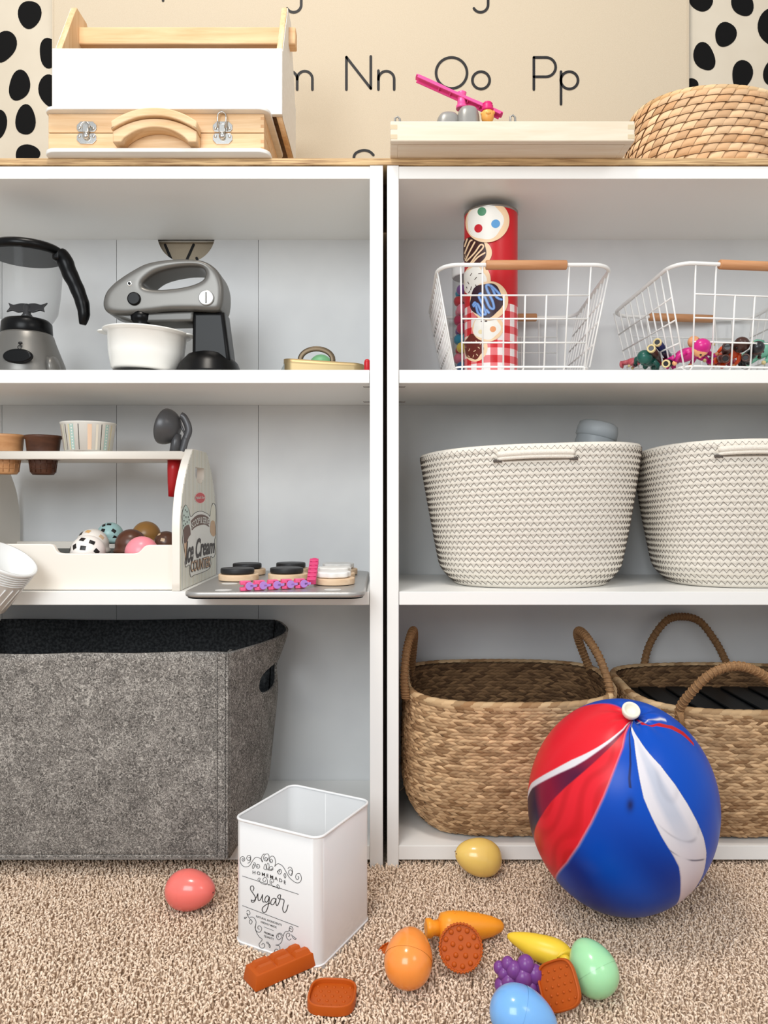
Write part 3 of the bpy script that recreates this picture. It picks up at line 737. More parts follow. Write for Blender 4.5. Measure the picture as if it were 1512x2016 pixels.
m.add([(q0, y0+0.008, Z_S1+0.001),(q1, y0+0.008, Z_S1+0.001),(q1, y0+0.008, Z_S1+0.026),(q0, y0+0.05, Z_S1+0.001),(q1, y0+0.05, Z_S1+0.001),(q1, y0+0.05, Z_S1+0.026)], [(0,1,2),(5,4,3),(0,2,5,3),(1,4,5,2),(0,3,4,1)], 0, False)
obj('sloping_end', m, mat('slate_plastic', (112,118,116), 0.5), bt)
g = P(633, 708, 1.24); m = MB(); m.ball((g.x, 0.10, Z_S1+0.0225), 0.0195, 28, 16)
tag(obj('green_toy_ball', m, mat('green_toy', (116,178,128), 0.45)), 'green ball showing behind the arched handle of the bronze pan', 'ball')
r = P(724, 0, 1.14); m = MB(); m.lathe([(0.0040,Z_S1+0.0005),(0.0046,Z_S1+0.002),(0.0046,Z_S1+0.013),(0.0038,Z_S1+0.0165),(0.002,Z_S1+0.018)], 24, XY(r.x-0.001, 0.012, 0))
tag(obj('red_peg', m, mat('red_toy', (186,20,32), 0.35)), 'small red rounded peg at the right end of the bronze pan', 'peg')
# ================================================================== left bookcase, middle shelf: ice cream counter
z2 = Z_S2
M_cream = mat('cream_paint', (240,233,222), 0.4)
ic = thing('ice_cream_counter', (-0.49, 0.13, z2), 'white wooden play ice cream counter with striped printed end panel, on the middle shelf', 'toy counter')
XR, XL = -0.3065, -0.6750; yA, yB = 0.006, 0.250; H = P(0, 884, 1.22).z-z2
def end_outline():
    d = yB-yA
    fr = [(0,0),(0,H*0.30),(0.0005,H*0.47),(0.0092,H*0.63),(0.020,H*0.73),(0.0366,H*0.83),(0.056,H*0.92),(0.076,H*0.995)]
    pts = [(yA+y, z2+0.0004+z) for y, z in fr]
    bk = [(yB-y*0.95, z2+0.0004+z) for y, z in reversed(fr)]
    top = [(yA+0.10, z2+H), (yB-0.10, z2+H)]
    return [(p[0], p[1]) for p in smooth_pts(pts, 4, False)]+top+[(p[0], p[1]) for p in smooth_pts(bk, 4, False)]
eo = [(p[0], p[1]) for p in end_outline()][::-1]
slot = [(p[0], p[1]) for p in rrect(0.098, 0.158, z2+H*0.795, z2+H*0.845, 0.006, 4)]
slot = [(0.098,z2+H*0.87),(0.098,z2+H*0.83)]+arc(0.128, z2+H*0.83, 0.030, 180, 360, 12, 0.018)[1:-1]+[(0.158,z2+H*0.83),(0.158,z2+H*0.87)]
for xc in (XR-0.006, XL+0.006):
    m = MB(); m.slab(eo, 0.012, 0.0008, [slot], T=YZ(xc, 0, 0)); e = obj('end_panel', m, M_cream, ic)
    if xc > -0.5: EP = e
# striped print laid on the outer face of the right end panel
M_print = mat('print_ground', (233,230,215), 0.5)
def striped():
    n, l, b = nodes_of(M_print)
    tc = n.new('ShaderNodeTexCoord'); sp = n.new('ShaderNodeSeparateXYZ'); l.new(tc.outputs['Object'], sp.inputs[0])
    mu = n.new('ShaderNodeMath'); mu.operation = 'MULTIPLY_ADD'; mu.inputs[1].default_value = 1/0.0262; mu.inputs[2].default_value = 20.0
    fr = n.new('ShaderNodeMath'); fr.operation = 'FRACT'; cr = n.new('ShaderNodeValToRGB'); cr.color_ramp.interpolation = 'CONSTANT'
    cols = [(0,(236,232,216)),(0.16,(120,112,98)),(0.20,(240,238,228)),(0.36,(206,203,182)),(0.50,(240,238,228)),(0.60,(150,142,124)),(0.635,(238,236,226)),(0.80,(196,200,186)),(0.9,(240,238,228))]
    for i, (p, c) in enumerate(cols):
        el = cr.color_ramp.elements[i] if i < 2 else cr.color_ramp.elements.new(p)
        el.position = p; el.color = lin(c)
    l.new(sp.outputs['Y'], mu.inputs[0]); l.new(mu.outputs[0], fr.inputs[0]); l.new(fr.outputs[0], cr.inputs['Fac']); l.new(cr.outputs['Color'], b.inputs['Base Color'])
striped()
ei = [(0.128+(y-0.128)*0.985, z2+H/2+(z-z2-H/2)*0.992) for y, z in [(k[0], k[1]) for k in eo]]
m = MB(); m.slab(ei, 0.0004, 0, [slot], T=YZ(XR+0.0003, 0, 0)); pf = obj('printed_face', m, M_print, EP)
# crop 4 pixel -> panel (780 px crop, 6.5 px per photo px)
def p4(x, y):
    X = 330+x/6.5; Y = 870+y/6.5; xx = XR+0.0006
    y = yA+((-0.3124)*FPX/(X-CX)-1.149)/0.285*(yB-yA)
    return Vector((xx, y, CAMZ-(Y-CY)*(y+CAMD)/FPX))
def p4f(lift): 
    def f(x, y): v = p4(x, y); return Vector((v.x+lift, v.y, v.z))
    return f
M_pw = mat('print_white', (242,240,233), 0.5); M_pd = mat('print_dark', (62,52,48), 0.5); M_pmint = mat('print_mint', (205,222,212), 0.5)
M_pbr = mat('print_brown', (112,84,72), 0.5); M_ptan = mat('print_tan', (222,184,150), 0.5); M_pred = mat('print_red', (214,72,78), 0.5); M_pink2 = mat('print_pale_pink', (240,196,190), 0.5)
def patch(name, pts, mt, lift, outline=True, par=None, grow=None):
    m = MB(); mats = [mt]
    if outline: ribbon(m, pts, 7, p4f(lift+0.0001), 1, closed=True); mats.append(M_pd)
    T = [p4f(lift)(k[0], k[1]) for k in pts]
    bm = MB(); m.add(T, [tuple(range(len(T)))], 0, False)
    return obj(name, m, mats, par or pf)
bubble = smooth_pts([(165,1000),(165,900),(215,805),(265,880),(290,960),(360,905),(450,888),(540,925),(568,950),(590,840),(615,782),(650,830),(655,960),(650,1100),(650,1200),(635,1260),(640,1440),(605,1480),(575,1465),(572,1610),(430,1680),(340,1705),(300,1730),(280,1690),(275,1575),(240,1590),(215,1600),(205,1540),(215,1480),(190,1350),(170,1260),(185,1130)],3)
patch('print_cloud', bubble, M_pw, 0.0001)
patch('print_scoop', smooth_pts([(170,1100),(172,900),(215,812),(260,880),(280,1040),(230,1060),(190,1110)],4), M_pmint, 0.0003, False)
m = MB()
for x, y in ((208,872),(233,893),(188,942),(217,962),(251,962),(188,1010),(235,1025),(208,1050),(181,1072),(265,1000)):
    blob(m, [(x-6,y-9),(x+5,y-13),(x+7,y+7),(x-5,y+12)], p4f(0.0005), 0, 1)
obj('print_chips', m, M_pd, pf)
patch('print_cone', smooth_pts([(190,1095),(265,1060),(288,1180),(265,1210),(240,1260),(205,1300),(185,1270),(190,1180)],2), M_pbr, 0.0004, False)
patch('print_cone', [(190,1290),(250,1230),(240,1400),(225,1530),(205,1440)], M_ptan, 0.0003, False)
patch('print_scoop', smooth_pts([(575,1010),(580,870),(612,800),(645,860),(650,1000),(640,1025),(600,1025)],4), mat('print_cream', (238,234,216), 0.5), 0.0003, False)
patch('print_cone', smooth_pts([(580,1020),(635,1020),(645,1180),(610,1210),(570,1150)],2), mat('print_biscuit', (214,178,142), 0.5), 0.0004, False)
ban = smooth_pts([(292,1010),(370,945),(450,928),(530,955),(560,990)],6,False)+smooth_pts([(555,1090),(500,1060),(430,1065),(360,1090),(305,1135)],6,False)
patch('print_banner', [(p[0], p[1]) for p in ban], M_pbr, 0.0004, False)
def T4(s, x0, y0, x1, y1, h0, h1, mt, lift=0.0006, shear=0.0, bold=0.0, bend=0.0, squash=1.0, name='print_lettering', xdir=1):
    # text from (x0, y0) to (x1, y1) centre line in the panel's picture, letter height h0 -> h1
    tmp = MB(); text_mesh(tmp, s, 1.0, lambda x, y: Vector((x, y, 0)), 0, shear, bold)
    xs = [v[0] for v in tmp.V]; ys = [v[1] for v in tmp.V]; a, b = min(xs), max(xs); c, d = min(ys), max(ys)
    m = MB(); V = []
    for (x, y, _) in tmp.V:
        u = (x-a)/(b-a); v = (y-c)/(d-c)-0.5
        X = x0+(x1-x0)*u; Y = y0+(y1-y0)*u-bend*(1-(2*u-1)**2); V.append(p4f(lift)(X, Y-v*(h0+(h1-h0)*u)))
    m.add(V, tmp.F, 0, False); return obj(name, m, mt, pf)
T4('SCOOP & SERVE', 300, 1075, 555, 1030, 80, 85, M_pw, bend=50, bold=0.01)
T4('Ice Cream', 212, 1425, 632, 1330, 300, 190, M_pd, shear=0.25, bold=0.025, bend=25, lift=0.0008)
T4('COUNTER', 285, 1600, 570, 1530, 150, 150, M_pd, bold=0.04, lift=0.0006)
T4('COUNTER', 291, 1597, 572, 1527, 132, 132, M_ptan, bold=0.0, lift=0.0009)
m = MB(); blob(m, circ(426,716,78,36,72), p4f(0.0003), 0, 2); obj('print_badge', m, M_pink2, pf)
m = MB(); blob(m, circ(426,716,70,36,64), p4f(0.0004), 0, 2); bd = obj('print_badge', m, M_pred, pf)
T4('Melissa & Doug', 362, 722, 492, 716, 46, 46, M_pw, shear=0.3, bold=0.01, bend=4, name='badge_lettering')
# counter shelf, tray front with a dip, floor, back rail
zs1, zs0 = P(0,888,1.190).z, P(0,904,1.190).z; ysh0, ysh1 = 0.060, 0.185
m = MB(); m.slab([(XL+0.0122,ysh0),(XR-0.0122,ysh0),(XR-0.0122,ysh1),(XL+0.0122,ysh1)], zs1-zs0, 0.001,
    [circ(P(px,0,1.224).x, 1.224-CAMD, 0.0255, 40)[::-1] for px in (12, 85)]+[circ(P(344,0,1.224).x, 1.224-CAMD, 0.0125, 28)[::-1]], T=XY(0, 0, (zs0+zs1)/2)); obj('counter_shelf', m, M_cream, ic)
Df = 1.145; q = lambda x, y: (P(x, y, Df).x, P(x, y, Df).z)
zf0 = z2+0.001
dip = [(XL+0.0122, zf0), (XR-0.0122, zf0), (XR-0.0122, q(0,1073)[1])]+smooth_pts([q(292,1073), q(284,1076), q(273,1087), q(262,1090)],4,False)+smooth_pts([q(125,1090), q(113,1087), q(105,1074), q(96,1071)],4,False)+[(XL+0.0122, q(0,1071)[1])]
m = MB(); m.slab([(p[0],p[1]) for p in dip], 0.009, 0.0015, T=XZ(0, Df-CAMD+0.0045, 0)); obj('front_board', m, M_cream, ic)
m = MB(); m.box(XL+0.0122, XR-0.0122, 0.235, 0.243, zf0, z2+0.062, 0.001); obj('rear_board', m, M_cream, ic)
m = MB(); a0, a1 = 0.0245, 0.234; V = []
for x in (XL+0.0122, XR-0.0122):
    for (yy, zz) in ((a0, zf0), (a1, zf0), (a1, z2+0.050), (a0, z2+0.028)): V.append((x, yy, zz))
m.add(V, [(0,1,2,3),(7,6,5,4),(0,4,5,1),(1,5,6,2),(2,6,7,3),(3,7,4,0)], 0, False); obj('inner_deck', m, mat('grey_deck', (92,94,90), 0.6), ic)
# ---- scoop balls
def iceball(px, py, D, r, col, label, chips=None, chipcol=None, name='ice_cream_scoop_ball', top=None):
    c = P(px, py, D)
    t = thing(name, (c.x, c.y, c.z-r), label, 'toy ice cream scoop', 'toy ice cream scoops in the counter')
    m = MB(); m.lathe([(0.0,-r*0.62),(r*0.75,-r*0.62),(r*1.04,-r*0.55),(r*1.12,-r*0.40),(r*1.03,-r*0.27),(r*0.985,-r*0.12)]+[(r*math.cos(math.radians(q)), r*math.sin(math.radians(q))) for q in range(0, 90, 9)]+[(0.0004, r)], 40, Matrix.Translation(c), cap0=False, cap1=False)
    obj('scoop', m, mat('scoop_'+'_'.join(map(str, col)), col, 0.3), t)
    if chips:
        for (az, el, rot, cc) in chips:
            az, el = math.radians(az), math.radians(el)
            n = Vector((math.cos(el)*math.sin(az), -math.cos(el)*math.cos(az), math.sin(el))); u = n.cross(Vector((0,0,1))).normalized(); v = u.cross(n)
            ca, sa = math.cos(rot), math.sin(rot); uu = u*ca+v*sa; vv = -u*sa+v*ca; s = r*0.13
            V = []
            for (i, j) in [(i, j) for j in range(4) for i in range(4)]:
                p = n*r+uu*(i/1.5-1)*s*1.25+vv*(j/1.5-1)*s; V.append(c+p.normalized()*(r+0.0003))
            m = MB(); m.add(V, [(j*4+i, j*4+i+1, j*4+i+5, j*4+i+4) for j in range(3) for i in range(3)], 0, False); obj('chip', m, cc, t)
BK = mat('chip_black', (26,22,22), 0.4); TN = mat('chip_tan', (222,176,116), 0.4); LT = mat('chip_light', (214,184,150), 0.4)
iceball(173,1087,1.183,0.0265,(240,233,226),'white toy scoop with black chips, front left of the toy scoops', [(-8,52,0.2,BK),(38,38,0.5,BK),(-30,22,1.0,BK),(5,18,0.1,BK),(50,5,0.8,BK),(-62,12,0.9,BK)])
iceball(182,1072,1.232,0.0258,(238,231,222),'white toy scoop with one tan and black chips, behind the front white scoop', [(-8,58,0.2,TN),(-50,45,0.9,BK),(60,30,0.9,LT)])
iceball(217,1054,1.288,0.0222,(172,208,206),'mint green toy scoop with black chips, rear row', [(-28,52,0.9,BK),(10,60,0.1,BK),(-15,25,0.1,BK),(36,22,0.7,BK),(40,-8,0.5,BK)])
iceball(258,1072,1.228,0.0250,(88,54,40),'plain dark chocolate toy scoop between the white and pink scoops')
iceball(288,1054,1.288,0.0240,(160,116,62),'plain caramel brown toy scoop in the rear row')
iceball(279,1088,1.180,0.0255,(238,142,154),'plain pink toy scoop at the right front of the counter dip')
iceball(327,1070,1.250,0.0205,(92,62,48),'brown toy scoop with pale chips against the right end panel', [(-40,50,0.9,LT),(0,20,0.2,LT),(-55,10,0.5,LT)])
m = MB(); c = P(32, 1068, 1.20); m.lathe([(0.010,-0.011),(0.0125,-0.009),(0.0125,0.001),(0.010,0.0045),(0.002,0.005)], 32, Matrix.Translation((c.x, c.y, z2+0.0465)))
tag(obj('red_toy_knob', m, mat('red_toy', (186,20,32), 0.35)), 'low red rounded knob at the left end inside the counter tray', 'toy piece')
# ---- cones and cup in the counter shelf
def cone(px, py0, py1, D, col, col2, label, rr):
    c = P(px, 0, D); zt = P(0, py0, D-rr).z; zb_ = P(0, py1, D-rr*.7).z; h = zt-zb_
    t = thing('toy_ice_cream_cone', (c.x, c.y, zb_), label, 'toy cone', 'toy cones standing in the counter shelf')
    zs = zs1-zb_ # where it passes the shelf
    m = MB(); m.lathe([(0.0,h*0.9),(rr*0.90,h*0.9),(rr*0.93,h*0.985),(rr*0.98,h),(rr*1.0,h*0.97),(rr*0.985,h*0.93),(rr*0.92,h*0.90),(rr*0.85,zs+0.001)], 40, Matrix.Translation((c.x, c.y, zb_)), cap0=False, cap1=False)
    mw = wood('cone_wood_%d' % col[0], col, col2, (4,4,18), 0.45)
    obj('cone_cup', m, mw, t)
    m = MB(); m.lathe([(rr*0.83,zs+0.001),(rr*0.72,h*0.52),(rr*0.74,h*0.40),(rr*0.63,h*0.04),(rr*0.55,0.0),(0.0,0.0)], 40, Matrix.Translation((c.x, c.y, zb_)), cap0=False, cap1=False)
    w_ = obj('cone_base', m, mw, t)
    m = MB()
    for k in range(14):
        a = 2*math.pi*k/14; m.tube([(c.x+rr*0.74*math.cos(a), c.y+rr*0.74*math.sin(a), zb_+h*0.40), (c.x+rr*0.65*math.cos(a), c.y+rr*0.65*math.sin(a), zb_+h*0.06)], 0.0008, 6)
    for f_ in (0.15, 0.27, 0.38):
        r_ = rr*(0.63+0.11*(f_-0.04)/0.36)+0.0002; m.tube([(c.x+r_*math.cos(2*math.pi*k/28), c.y+r_*math.sin(2*math.pi*k/28), zb_+h*f_) for k in range(28)], 0.0008, 6, True)
    obj('waffle_ribs', m, mw, w_)
cone(85, 855, 934, 1.224, (92,56,38), (68,38,24), 'dark brown wooden toy cone standing in the counter shelf', 0.0288)
cone(12, 853, 933, 1.224, (212,160,112), (190,136,90), 'light wooden toy cone at the left edge in the counter shelf', 0.0288)
c = P(174, 0, 1.224); zt_ = P(0, 829, 1.185).z
cu_ = thing('paper_ice_cream_cup', (c.x, c.y, zs1), 'white cup with tan, grey and mint stripes standing on the counter shelf', 'cup')
h = zt_-zs1; r0, r1 = 0.0360, 0.0420
m = MB(); m.lathe([(0.0,0.0006),(r0,0.0006),(r1,h-0.002),(r1+0.0013,h-0.001),(r1+0.001,h+0.0006),(r1-0.001,h),(r0-0.002,0.003),(0.0,0.003)], 56, Matrix.Translation((c.x, c.y, zs1)), cap0=False, cap1=False)
cb = obj('cup_wall', m, mat('cup_white', (238,236,228), 0.35), cu_)
def cupf(lift=0.0002):
    def f(a, t): r = r0+(r1-r0)*t+lift; a = math.radians(a); return Vector((c.x+r*math.sin(a), c.y-r*math.cos(a), zs1+0.0006+(h-0.003)*t))
    return f
stripes = [(-62,8,(240,214,186)),(-46,6,(232,228,204)),(-34,1.6,(40,36,34)),(-16,9,(176,206,196)),(-24,3,(226,214,170)),(0,1.6,(40,36,34)),(24,9,(240,206,176)),(40,5,(236,226,206)),(50,1.6,(40,36,34)),(64,9,(176,206,196)),(78,3,(226,214,170))]
for rep in range(2):
    for (a, wd, col) in stripes:
        if rep and a < -40: continue
        m = MB(); m.grid(lambda u, v: cupf()(a+180*rep+(u-0.5)*wd, 0.04+0.92*v), 4, 1, smooth=True); s = obj('cup_stripe', m, mat('stripe_'+'_'.join(map(str, col)), col, 0.4), cb)
        if col == (176,206,196) and not rep:
            m = MB()
            for k in range(9): blob(m, circ(a, 0.08+0.105*k, 2.0, 10, 0.03), cupf(0.0004), 0, 1)
            obj('cup_dots', m, MATS['cup_white'], s)
# ---- ice cream scoop with red handle, standing through the shelf
D = 1.224; ys = D-CAMD
so = thing('ice_cream_scoop', (P(342,0,D).x, ys, P(0,978,D).z), 'dark grey toy ice cream scoop with a red handle beside the striped end panel', 'scoop')
M_dg = mat('gunmetal_plastic', (82,82,84), 0.35, metal=0.25)
c = P(323, 839, D); axis = Vector((-0.93, 0.24, 0.25)).normalized(); r = 0.0295
rot = axis.to_track_quat('Z', 'Y').to_matrix().to_4x4()
prof = [(r*math.cos(math.radians(q)), -r*0.92*math.sin(math.radians(q))) for q in range(90, -1, -9)]; prof[0] = (0.0003, prof[0][1])
pin = [(rr_*0.93, zz_*0.93+0.0002) for rr_, zz_ in reversed(prof)]
m = MB(); m.lathe(prof+pin, 44, Matrix.Translation(c) @ rot, cap0=False, cap1=False); bowl = obj('scoop_bowl', m, M_dg, so)
n0, n1 = P(348, 855, D), P(343, 900, D)
m = MB(); m.tube([n0, P(347,872,D), n1], [0.0095, 0.011, 0.0115], 16, flat=0.75); obj('scoop_neck', m, M_dg, so)
m = MB(); pts = [P(343,903,D), P(342,925,D), P(340,950,D), P(337,978,D)]
m.tube(pts, [0.0105,0.0100,0.0080,0.0045], 20); obj('scoop_handle', m, mat('red_handle', (178,24,30), 0.35), so)
m = MB(); m.tube(smooth_pts([P(356,818,D), P(362,822,D), P(369,836,D), P(371,850,D), P(365,866,D), P(361,880,D), P(358,888,D)],5,False), [0.004]*30+[0.003], 10, flat=1.6) if False else m.tube(smooth_pts([P(356,818,D), P(362,822,D), P(369,836,D), P(371,850,D), P(365,866,D), P(361,880,D), P(358,888,D)],5,False), 0.0038, 10, flat=1.6)
m.tube([P(352,826,D), P(360,846,D), P(366,858,D)], 0.0018, 8); m.ball(P(367,862,D), (0.005,0.004,0.007), 16, 10)
obj('scoop_trigger', m, M_dg, so)

# ---- white ribbed plastic basket leaning in at the left edge
c = P(-32, 1172, 1.085)
wb = thing('white_ribbed_cup', (c.x, c.y, z2+0.02), 'white ribbed plastic cup tipped on its side at the left edge of the middle shelf', 'cup')
T = Matrix.Translation(P(-34, 1184, 1.088)) @ Matrix.Rotation(math.radians(33), 4, 'Y') @ Matrix.Rotation(math.radians(8), 4, 'X')
m = MB(); hC = 0.076; rA, rB = 0.032, 0.0415
m.lathe([(0.0,0),(rA,0),(rA+0.002,0.002),(rB,hC-0.006),(rB+0.002,hC-0.004),(rB+0.002,hC),(rB-0.001,hC),(rA-0.001,0.003),(0.0,0.003)], 56, T, cap0=False, cap1=False)
wbb = obj('cup_wall', m, mat('milky_plastic', (232,232,230), 0.25), wb)
m = MB()
for k in range(22):
    a = 2*math.pi*k/22; m.tube([Vector(((rA+(rB-rA)*t+0.0012)*math.cos(a+t*.25), (rA+(rB-rA)*t+0.0012)*math.sin(a+t*.25), hC*t)) for t in (0.12,0.3,0.5,0.62)], 0.0011, 6, T=T)
for zz in (0.70,0.75,0.80,0.85,0.90):
    r_ = rA+(rB-rA)*zz+0.0015; m.tube([(r_*math.cos(2*math.pi*k/48), r_*math.sin(2*math.pi*k/48), hC*zz) for k in range(48)], 0.0009, 6, True, T=T)
obj('rib', m, MATS['milky_plastic'], wbb)

# ---- flat silver board with wooden discs and pop chain
px0, px1, py0_, py1_ = -0.2790, -0.0262, -0.088, 0.232
lb_ = thing('silver_magnet_board', (-0.153, 0.07, z2), 'flat silver grey board with rounded corners overhanging the middle shelf edge', 'board')
m = MB(); m.slab(rrect(px0, px1, py0_, py1_, 0.024, 10), 0.008, 0.0028, T=XY(0, 0, z2+0.0062)); obj('board_top', m, mat('brushed_silver', (176,174,171), 0.38, metal=0.65), lb_)
m = MB(); m.slab(rrect(px0+0.003, px1-0.003, py0_+0.003, py1_-0.003, 0.022, 10), 0.002, 0.0006, T=XY(0, 0, z2+0.0012)); obj('board_base', m, M_black, lb_)
zb2 = z2+0.0102
for (px, py) in ((452,1149),(440,1162),(655,1161)):
    D = (CAMZ-zb2)*FPX/(py-CY); v = P(px, py, D); m = MB(); m.slab(circ(0,0,0.012,24,0.010), 0.0004, 0.0001, T=XY(v.x, v.y, zb2+0.0002)); obj('pale_spot', m, mat('pale_metal_spot', (214,212,208), 0.5), lb_)
M_disc = wood('beech_disc', (232,204,172), (216,182,146), (3,24,24), 0.5)
M_blackwood = mat('black_painted_wood', (34,34,36), 0.45); M_whitewood = mat('white_wood_piece', (236,234,230), 0.45)
def disc(px, D, r, top, label, wavy=0, wr=None, double=False):
    v = P(px, 0, D); t = thing('wooden_disc_toy', (v.x, v.y, zb2), label, 'wooden toy disc', 'wooden discs on the silver board')
    zz = zb2+0.0005
    if wr != 0:
        m = MB(); m.slab(circ(0,0,r,56), 0.0095, 0.0015, T=XY(v.x, v.y, zz+0.005)); obj('disc_base', m, M_disc, t); zz += 0.0102
    pts = [((r*0.84)*(1+0.055*wavy*math.sin(7*a))*math.cos(a), (r*0.84)*(1+0.055*wavy*math.sin(7*a))*math.sin(a)*0.92) for a in [2*math.pi*k/84 for k in range(84)]]
    m = MB(); m.slab(pts, 0.0085, 0.0022, T=XY(v.x-0.002, v.y, zz+0.0045)); obj('disc_cap', m, top, t)
disc(470, 1.198, 0.0315, M_blackwood, 'beech disc with black cap, front left on the silver board')
disc(489, 1.288, 0.0290, M_blackwood, 'beech disc with black cap, behind the front left one')
disc(567, 1.206, 0.0315, M_blackwood, 'beech disc with black cap, middle one beside the pink chain')
disc(575, 1.300, 0.0300, M_blackwood, 'beech disc with black cap, behind the middle one')
disc(658, 1.142, 0.0310, M_whitewood, 'beech disc with white wavy cap, right front on the silver board', 1)
disc(661, 1.214, 0.0310, M_whitewood, 'beech disc with white wavy cap, second of the right row', 1)
disc(668, 1.290, 0.0310, M_whitewood, 'beech disc with white wavy cap, rearmost of the right row', 1)
# pop chain
ch = thing('plastic_pop_chain', (P(545,0,1.06).x, -0.07, zb2), 'pink and lilac plastic link chain lying across the silver board', 'toy chain')
M_hot = mat('hot_pink_plastic', (236,92,140), 0.4); M_lil = mat('lilac_plastic', (176,130,206), 0.4); M_ros = mat('deep_pink_plastic', (214,66,118), 0.4)
A = Vector((P(472,0,1.048).x, -0.078, zb2+0.0072)); B = Vector((P(606,0,1.085).x, -0.040, zb2+0.0072)); d = (B-A); n = 5
for k in range(5):
    c = A+d*((k+0.5)/5); ang = math.atan2(d.y, d.x); T = Matrix.Translation(c) @ Matrix.Rotation(ang, 4, 'Z'); Lk = d.length/5
    m = MB(); m.box(-Lk*0.52, Lk*0.20, -0.005, 0.005, 0.0018, 0.0070, 0.0008, T=T); m.box(-Lk*0.52, Lk*0.20, -0.005, 0.005, -0.0066, -0.0018, 0.0008, T=T); m.box(-Lk*0.10, Lk*0.50, -0.0048, 0.0048, -0.0032, 0.0032, 0.0008, T=T); m.box(-Lk*0.22, Lk*0.22, -0.005, 0.005, -0.0066, 0.0066, 0.0008, T=T)
    lk = obj('chain_link', m, M_hot, ch)
    m = MB(); m.slab(circ(Lk*0.10, 0, 0.0056, 24), 0.0016, 0.0005, T=T @ XZ(0, -0.0058, 0)); m.box(Lk*0.12, Lk*0.62, -0.0066, -0.0050, -0.0018, 0.0018, 0.0005, T=T); obj('link_peg', m, M_lil, lk)
A = B+Vector((0.004, 0.004, 0.0)); B2 = P(619, 1103, 1.155)
for k in range(6):
    t0 = (k+0.5)/6; c = A.lerp(B2, t0); dd = (B2-A).normalized(); xx = dd.cross(Vector((0,0,1))).normalized(); zz = xx.cross(dd)
    T = Matrix(((xx.x,dd.x,zz.x,c.x),(xx.y,dd.y,zz.y,c.y),(xx.z,dd.z,zz.z,c.z),(0,0,0,1))); Lk = (B2-A).length/6
    m = MB(); m.box(-0.0066, 0.0066, -Lk*0.32, Lk*0.34, -0.0045, 0.0045, 0.001, T=T); m.box(-0.0032, 0.0032, Lk*0.3, Lk*0.75, -0.003, 0.003, 0.0008, T=T); obj('chain_link', m, M_ros, ch)
# ================================================================== right bookcase, upper shelf
z1 = Z_S1
M_wire = mat('white_wire', (238,237,234), 0.4)
M_hw = wood('handle_wood', (206,152,108), (188,130,86), (2, 24, 24))
def wire_basket(off, rot, label, pivot):
    t = thing('wire_basket', (0.2145, 0.125, z1), label, 'wire basket', 'white wire baskets on the upper right shelf')
    zt_ = 0.907; zk = 0.882
    X0, X1, Y0, Y1 = 0.0820, 0.3470, 0.014, 0.240      # rim
    x0, x1, y0, y1 = 0.1080, 0.3160, 0.030, 0.218; zb_ = z1+0.0098   # base
    def rimz(y): return zk+(zt_-zk)*max(0, 1-(y-Y0)/(Y1-Y0))
    R = rrect(X0, X1, Y0, Y1, 0.030, 8)
    m = MB(); m.tube([(p[0], p[1], rimz(p[1])) for p in R], 0.0031, 12, True); obj('rim', m, M_wire, t)
    B_ = rrect(x0, x1, y0, y1, 0.018, 6); m = MB(); m.tube([(p[0], p[1], zb_) for p in B_], 0.0016, 8, True); br = obj('base_frame', m, M_wire, t)
    r = 0.00135
    def side(m, P0, P1, nv, tall, fr_z):
        pass
    def lerp(a, b, t): return a+(b-a)*t
    hs = [(0.295), (0.525), (0.76)]           # horizontal wires at these fractions below the rim
    for (Yr, yb_) in ((Y0, y0), (Y1, y1)):
        m = MB(); zr = rimz(Yr)
        n = 7
        for i in range(n):
            f_ = i/(n-1)
            xb = lerp(x0+0.012, x1-0.008, f_); xr = lerp(X0+0.034, X1-0.034, f_)
            top = 0.0 if i in (0, 1, n-2, n-1) else hs[0]
            p0 = Vector((xb, yb_, zb_)); p1 = Vector((xr, Yr, zr)); m.tube([p0, p1.lerp(p0, top)], r, 7)
            m.tube([p0, (xb, yb_+(0.012 if Yr == Y0 else -0.012), z1+0.0017)], r, 7)
        for h_ in hs:
            m.tube([Vector((X0+0.034, Yr, zr)).lerp(Vector((x0+0.012, yb_, zb_)), h_), Vector((X1-0.034, Yr, zr)).lerp(Vector((x1-0.008, yb_, zb_)), h_)], r, 7)
        obj('front_grid' if Yr == Y0 else 'back_grid', m, M_wire, t)
        m = MB(); xa, xb2 = X0+0.072, X0+0.194; m.tube([(xa, Yr, zr), (xa+0.001, Yr, zr), (xb2-0.001, Yr, zr), (xb2, Yr, zr)], [0.0064,0.0072,0.0072,0.0064], 24); obj('wooden_grip', m, M_hw, t)
    for (Xr, xb) in ((X0, x0), (X1, x1)):
        m = MB(); n = 10
        for i in range(n):
            f_ = i/(n-1); yb_ = lerp(y0+0.004, y1-0.004, f_); yr = lerp(Y0+0.022, Y1-0.012, f_)
            m.tube([(xb, yb_, zb_), (Xr, yr, rimz(yr))], r, 7)
        for h_ in hs:
            m.tube([Vector((Xr, Y0+0.022, rimz(Y0+0.02))).lerp(Vector((xb, y0+0.004, zb_)), h_), Vector((Xr, Y1-0.012, rimz(Y1))).lerp(Vector((xb, y1-0.004, zb_)), h_)], r, 7)
        obj('side_grid', m, M_wire, t)
    m = MB()
    for i in range(7):
        xx = lerp(x0+0.012, x1-0.008, i/6); m.tube([(xx, y0+0.012, z1+0.0017), (xx, y1-0.012, z1+0.0017)], r, 7)
    for i in range(5):
        yy = lerp(y0+0.012, y1-0.012, i/4); m.tube([(x0, yy, zb_), (x0+0.008, yy, z1+0.0045), (x1-0.008, yy, z1+0.0045), (x1, yy, zb_)], r, 7)
    obj('base_grid', m, M_wire, t)
    return t
wb1 = wire_basket(0, 0, 'white wire basket holding the tall red cookie tube, wooden grips front and back', None)
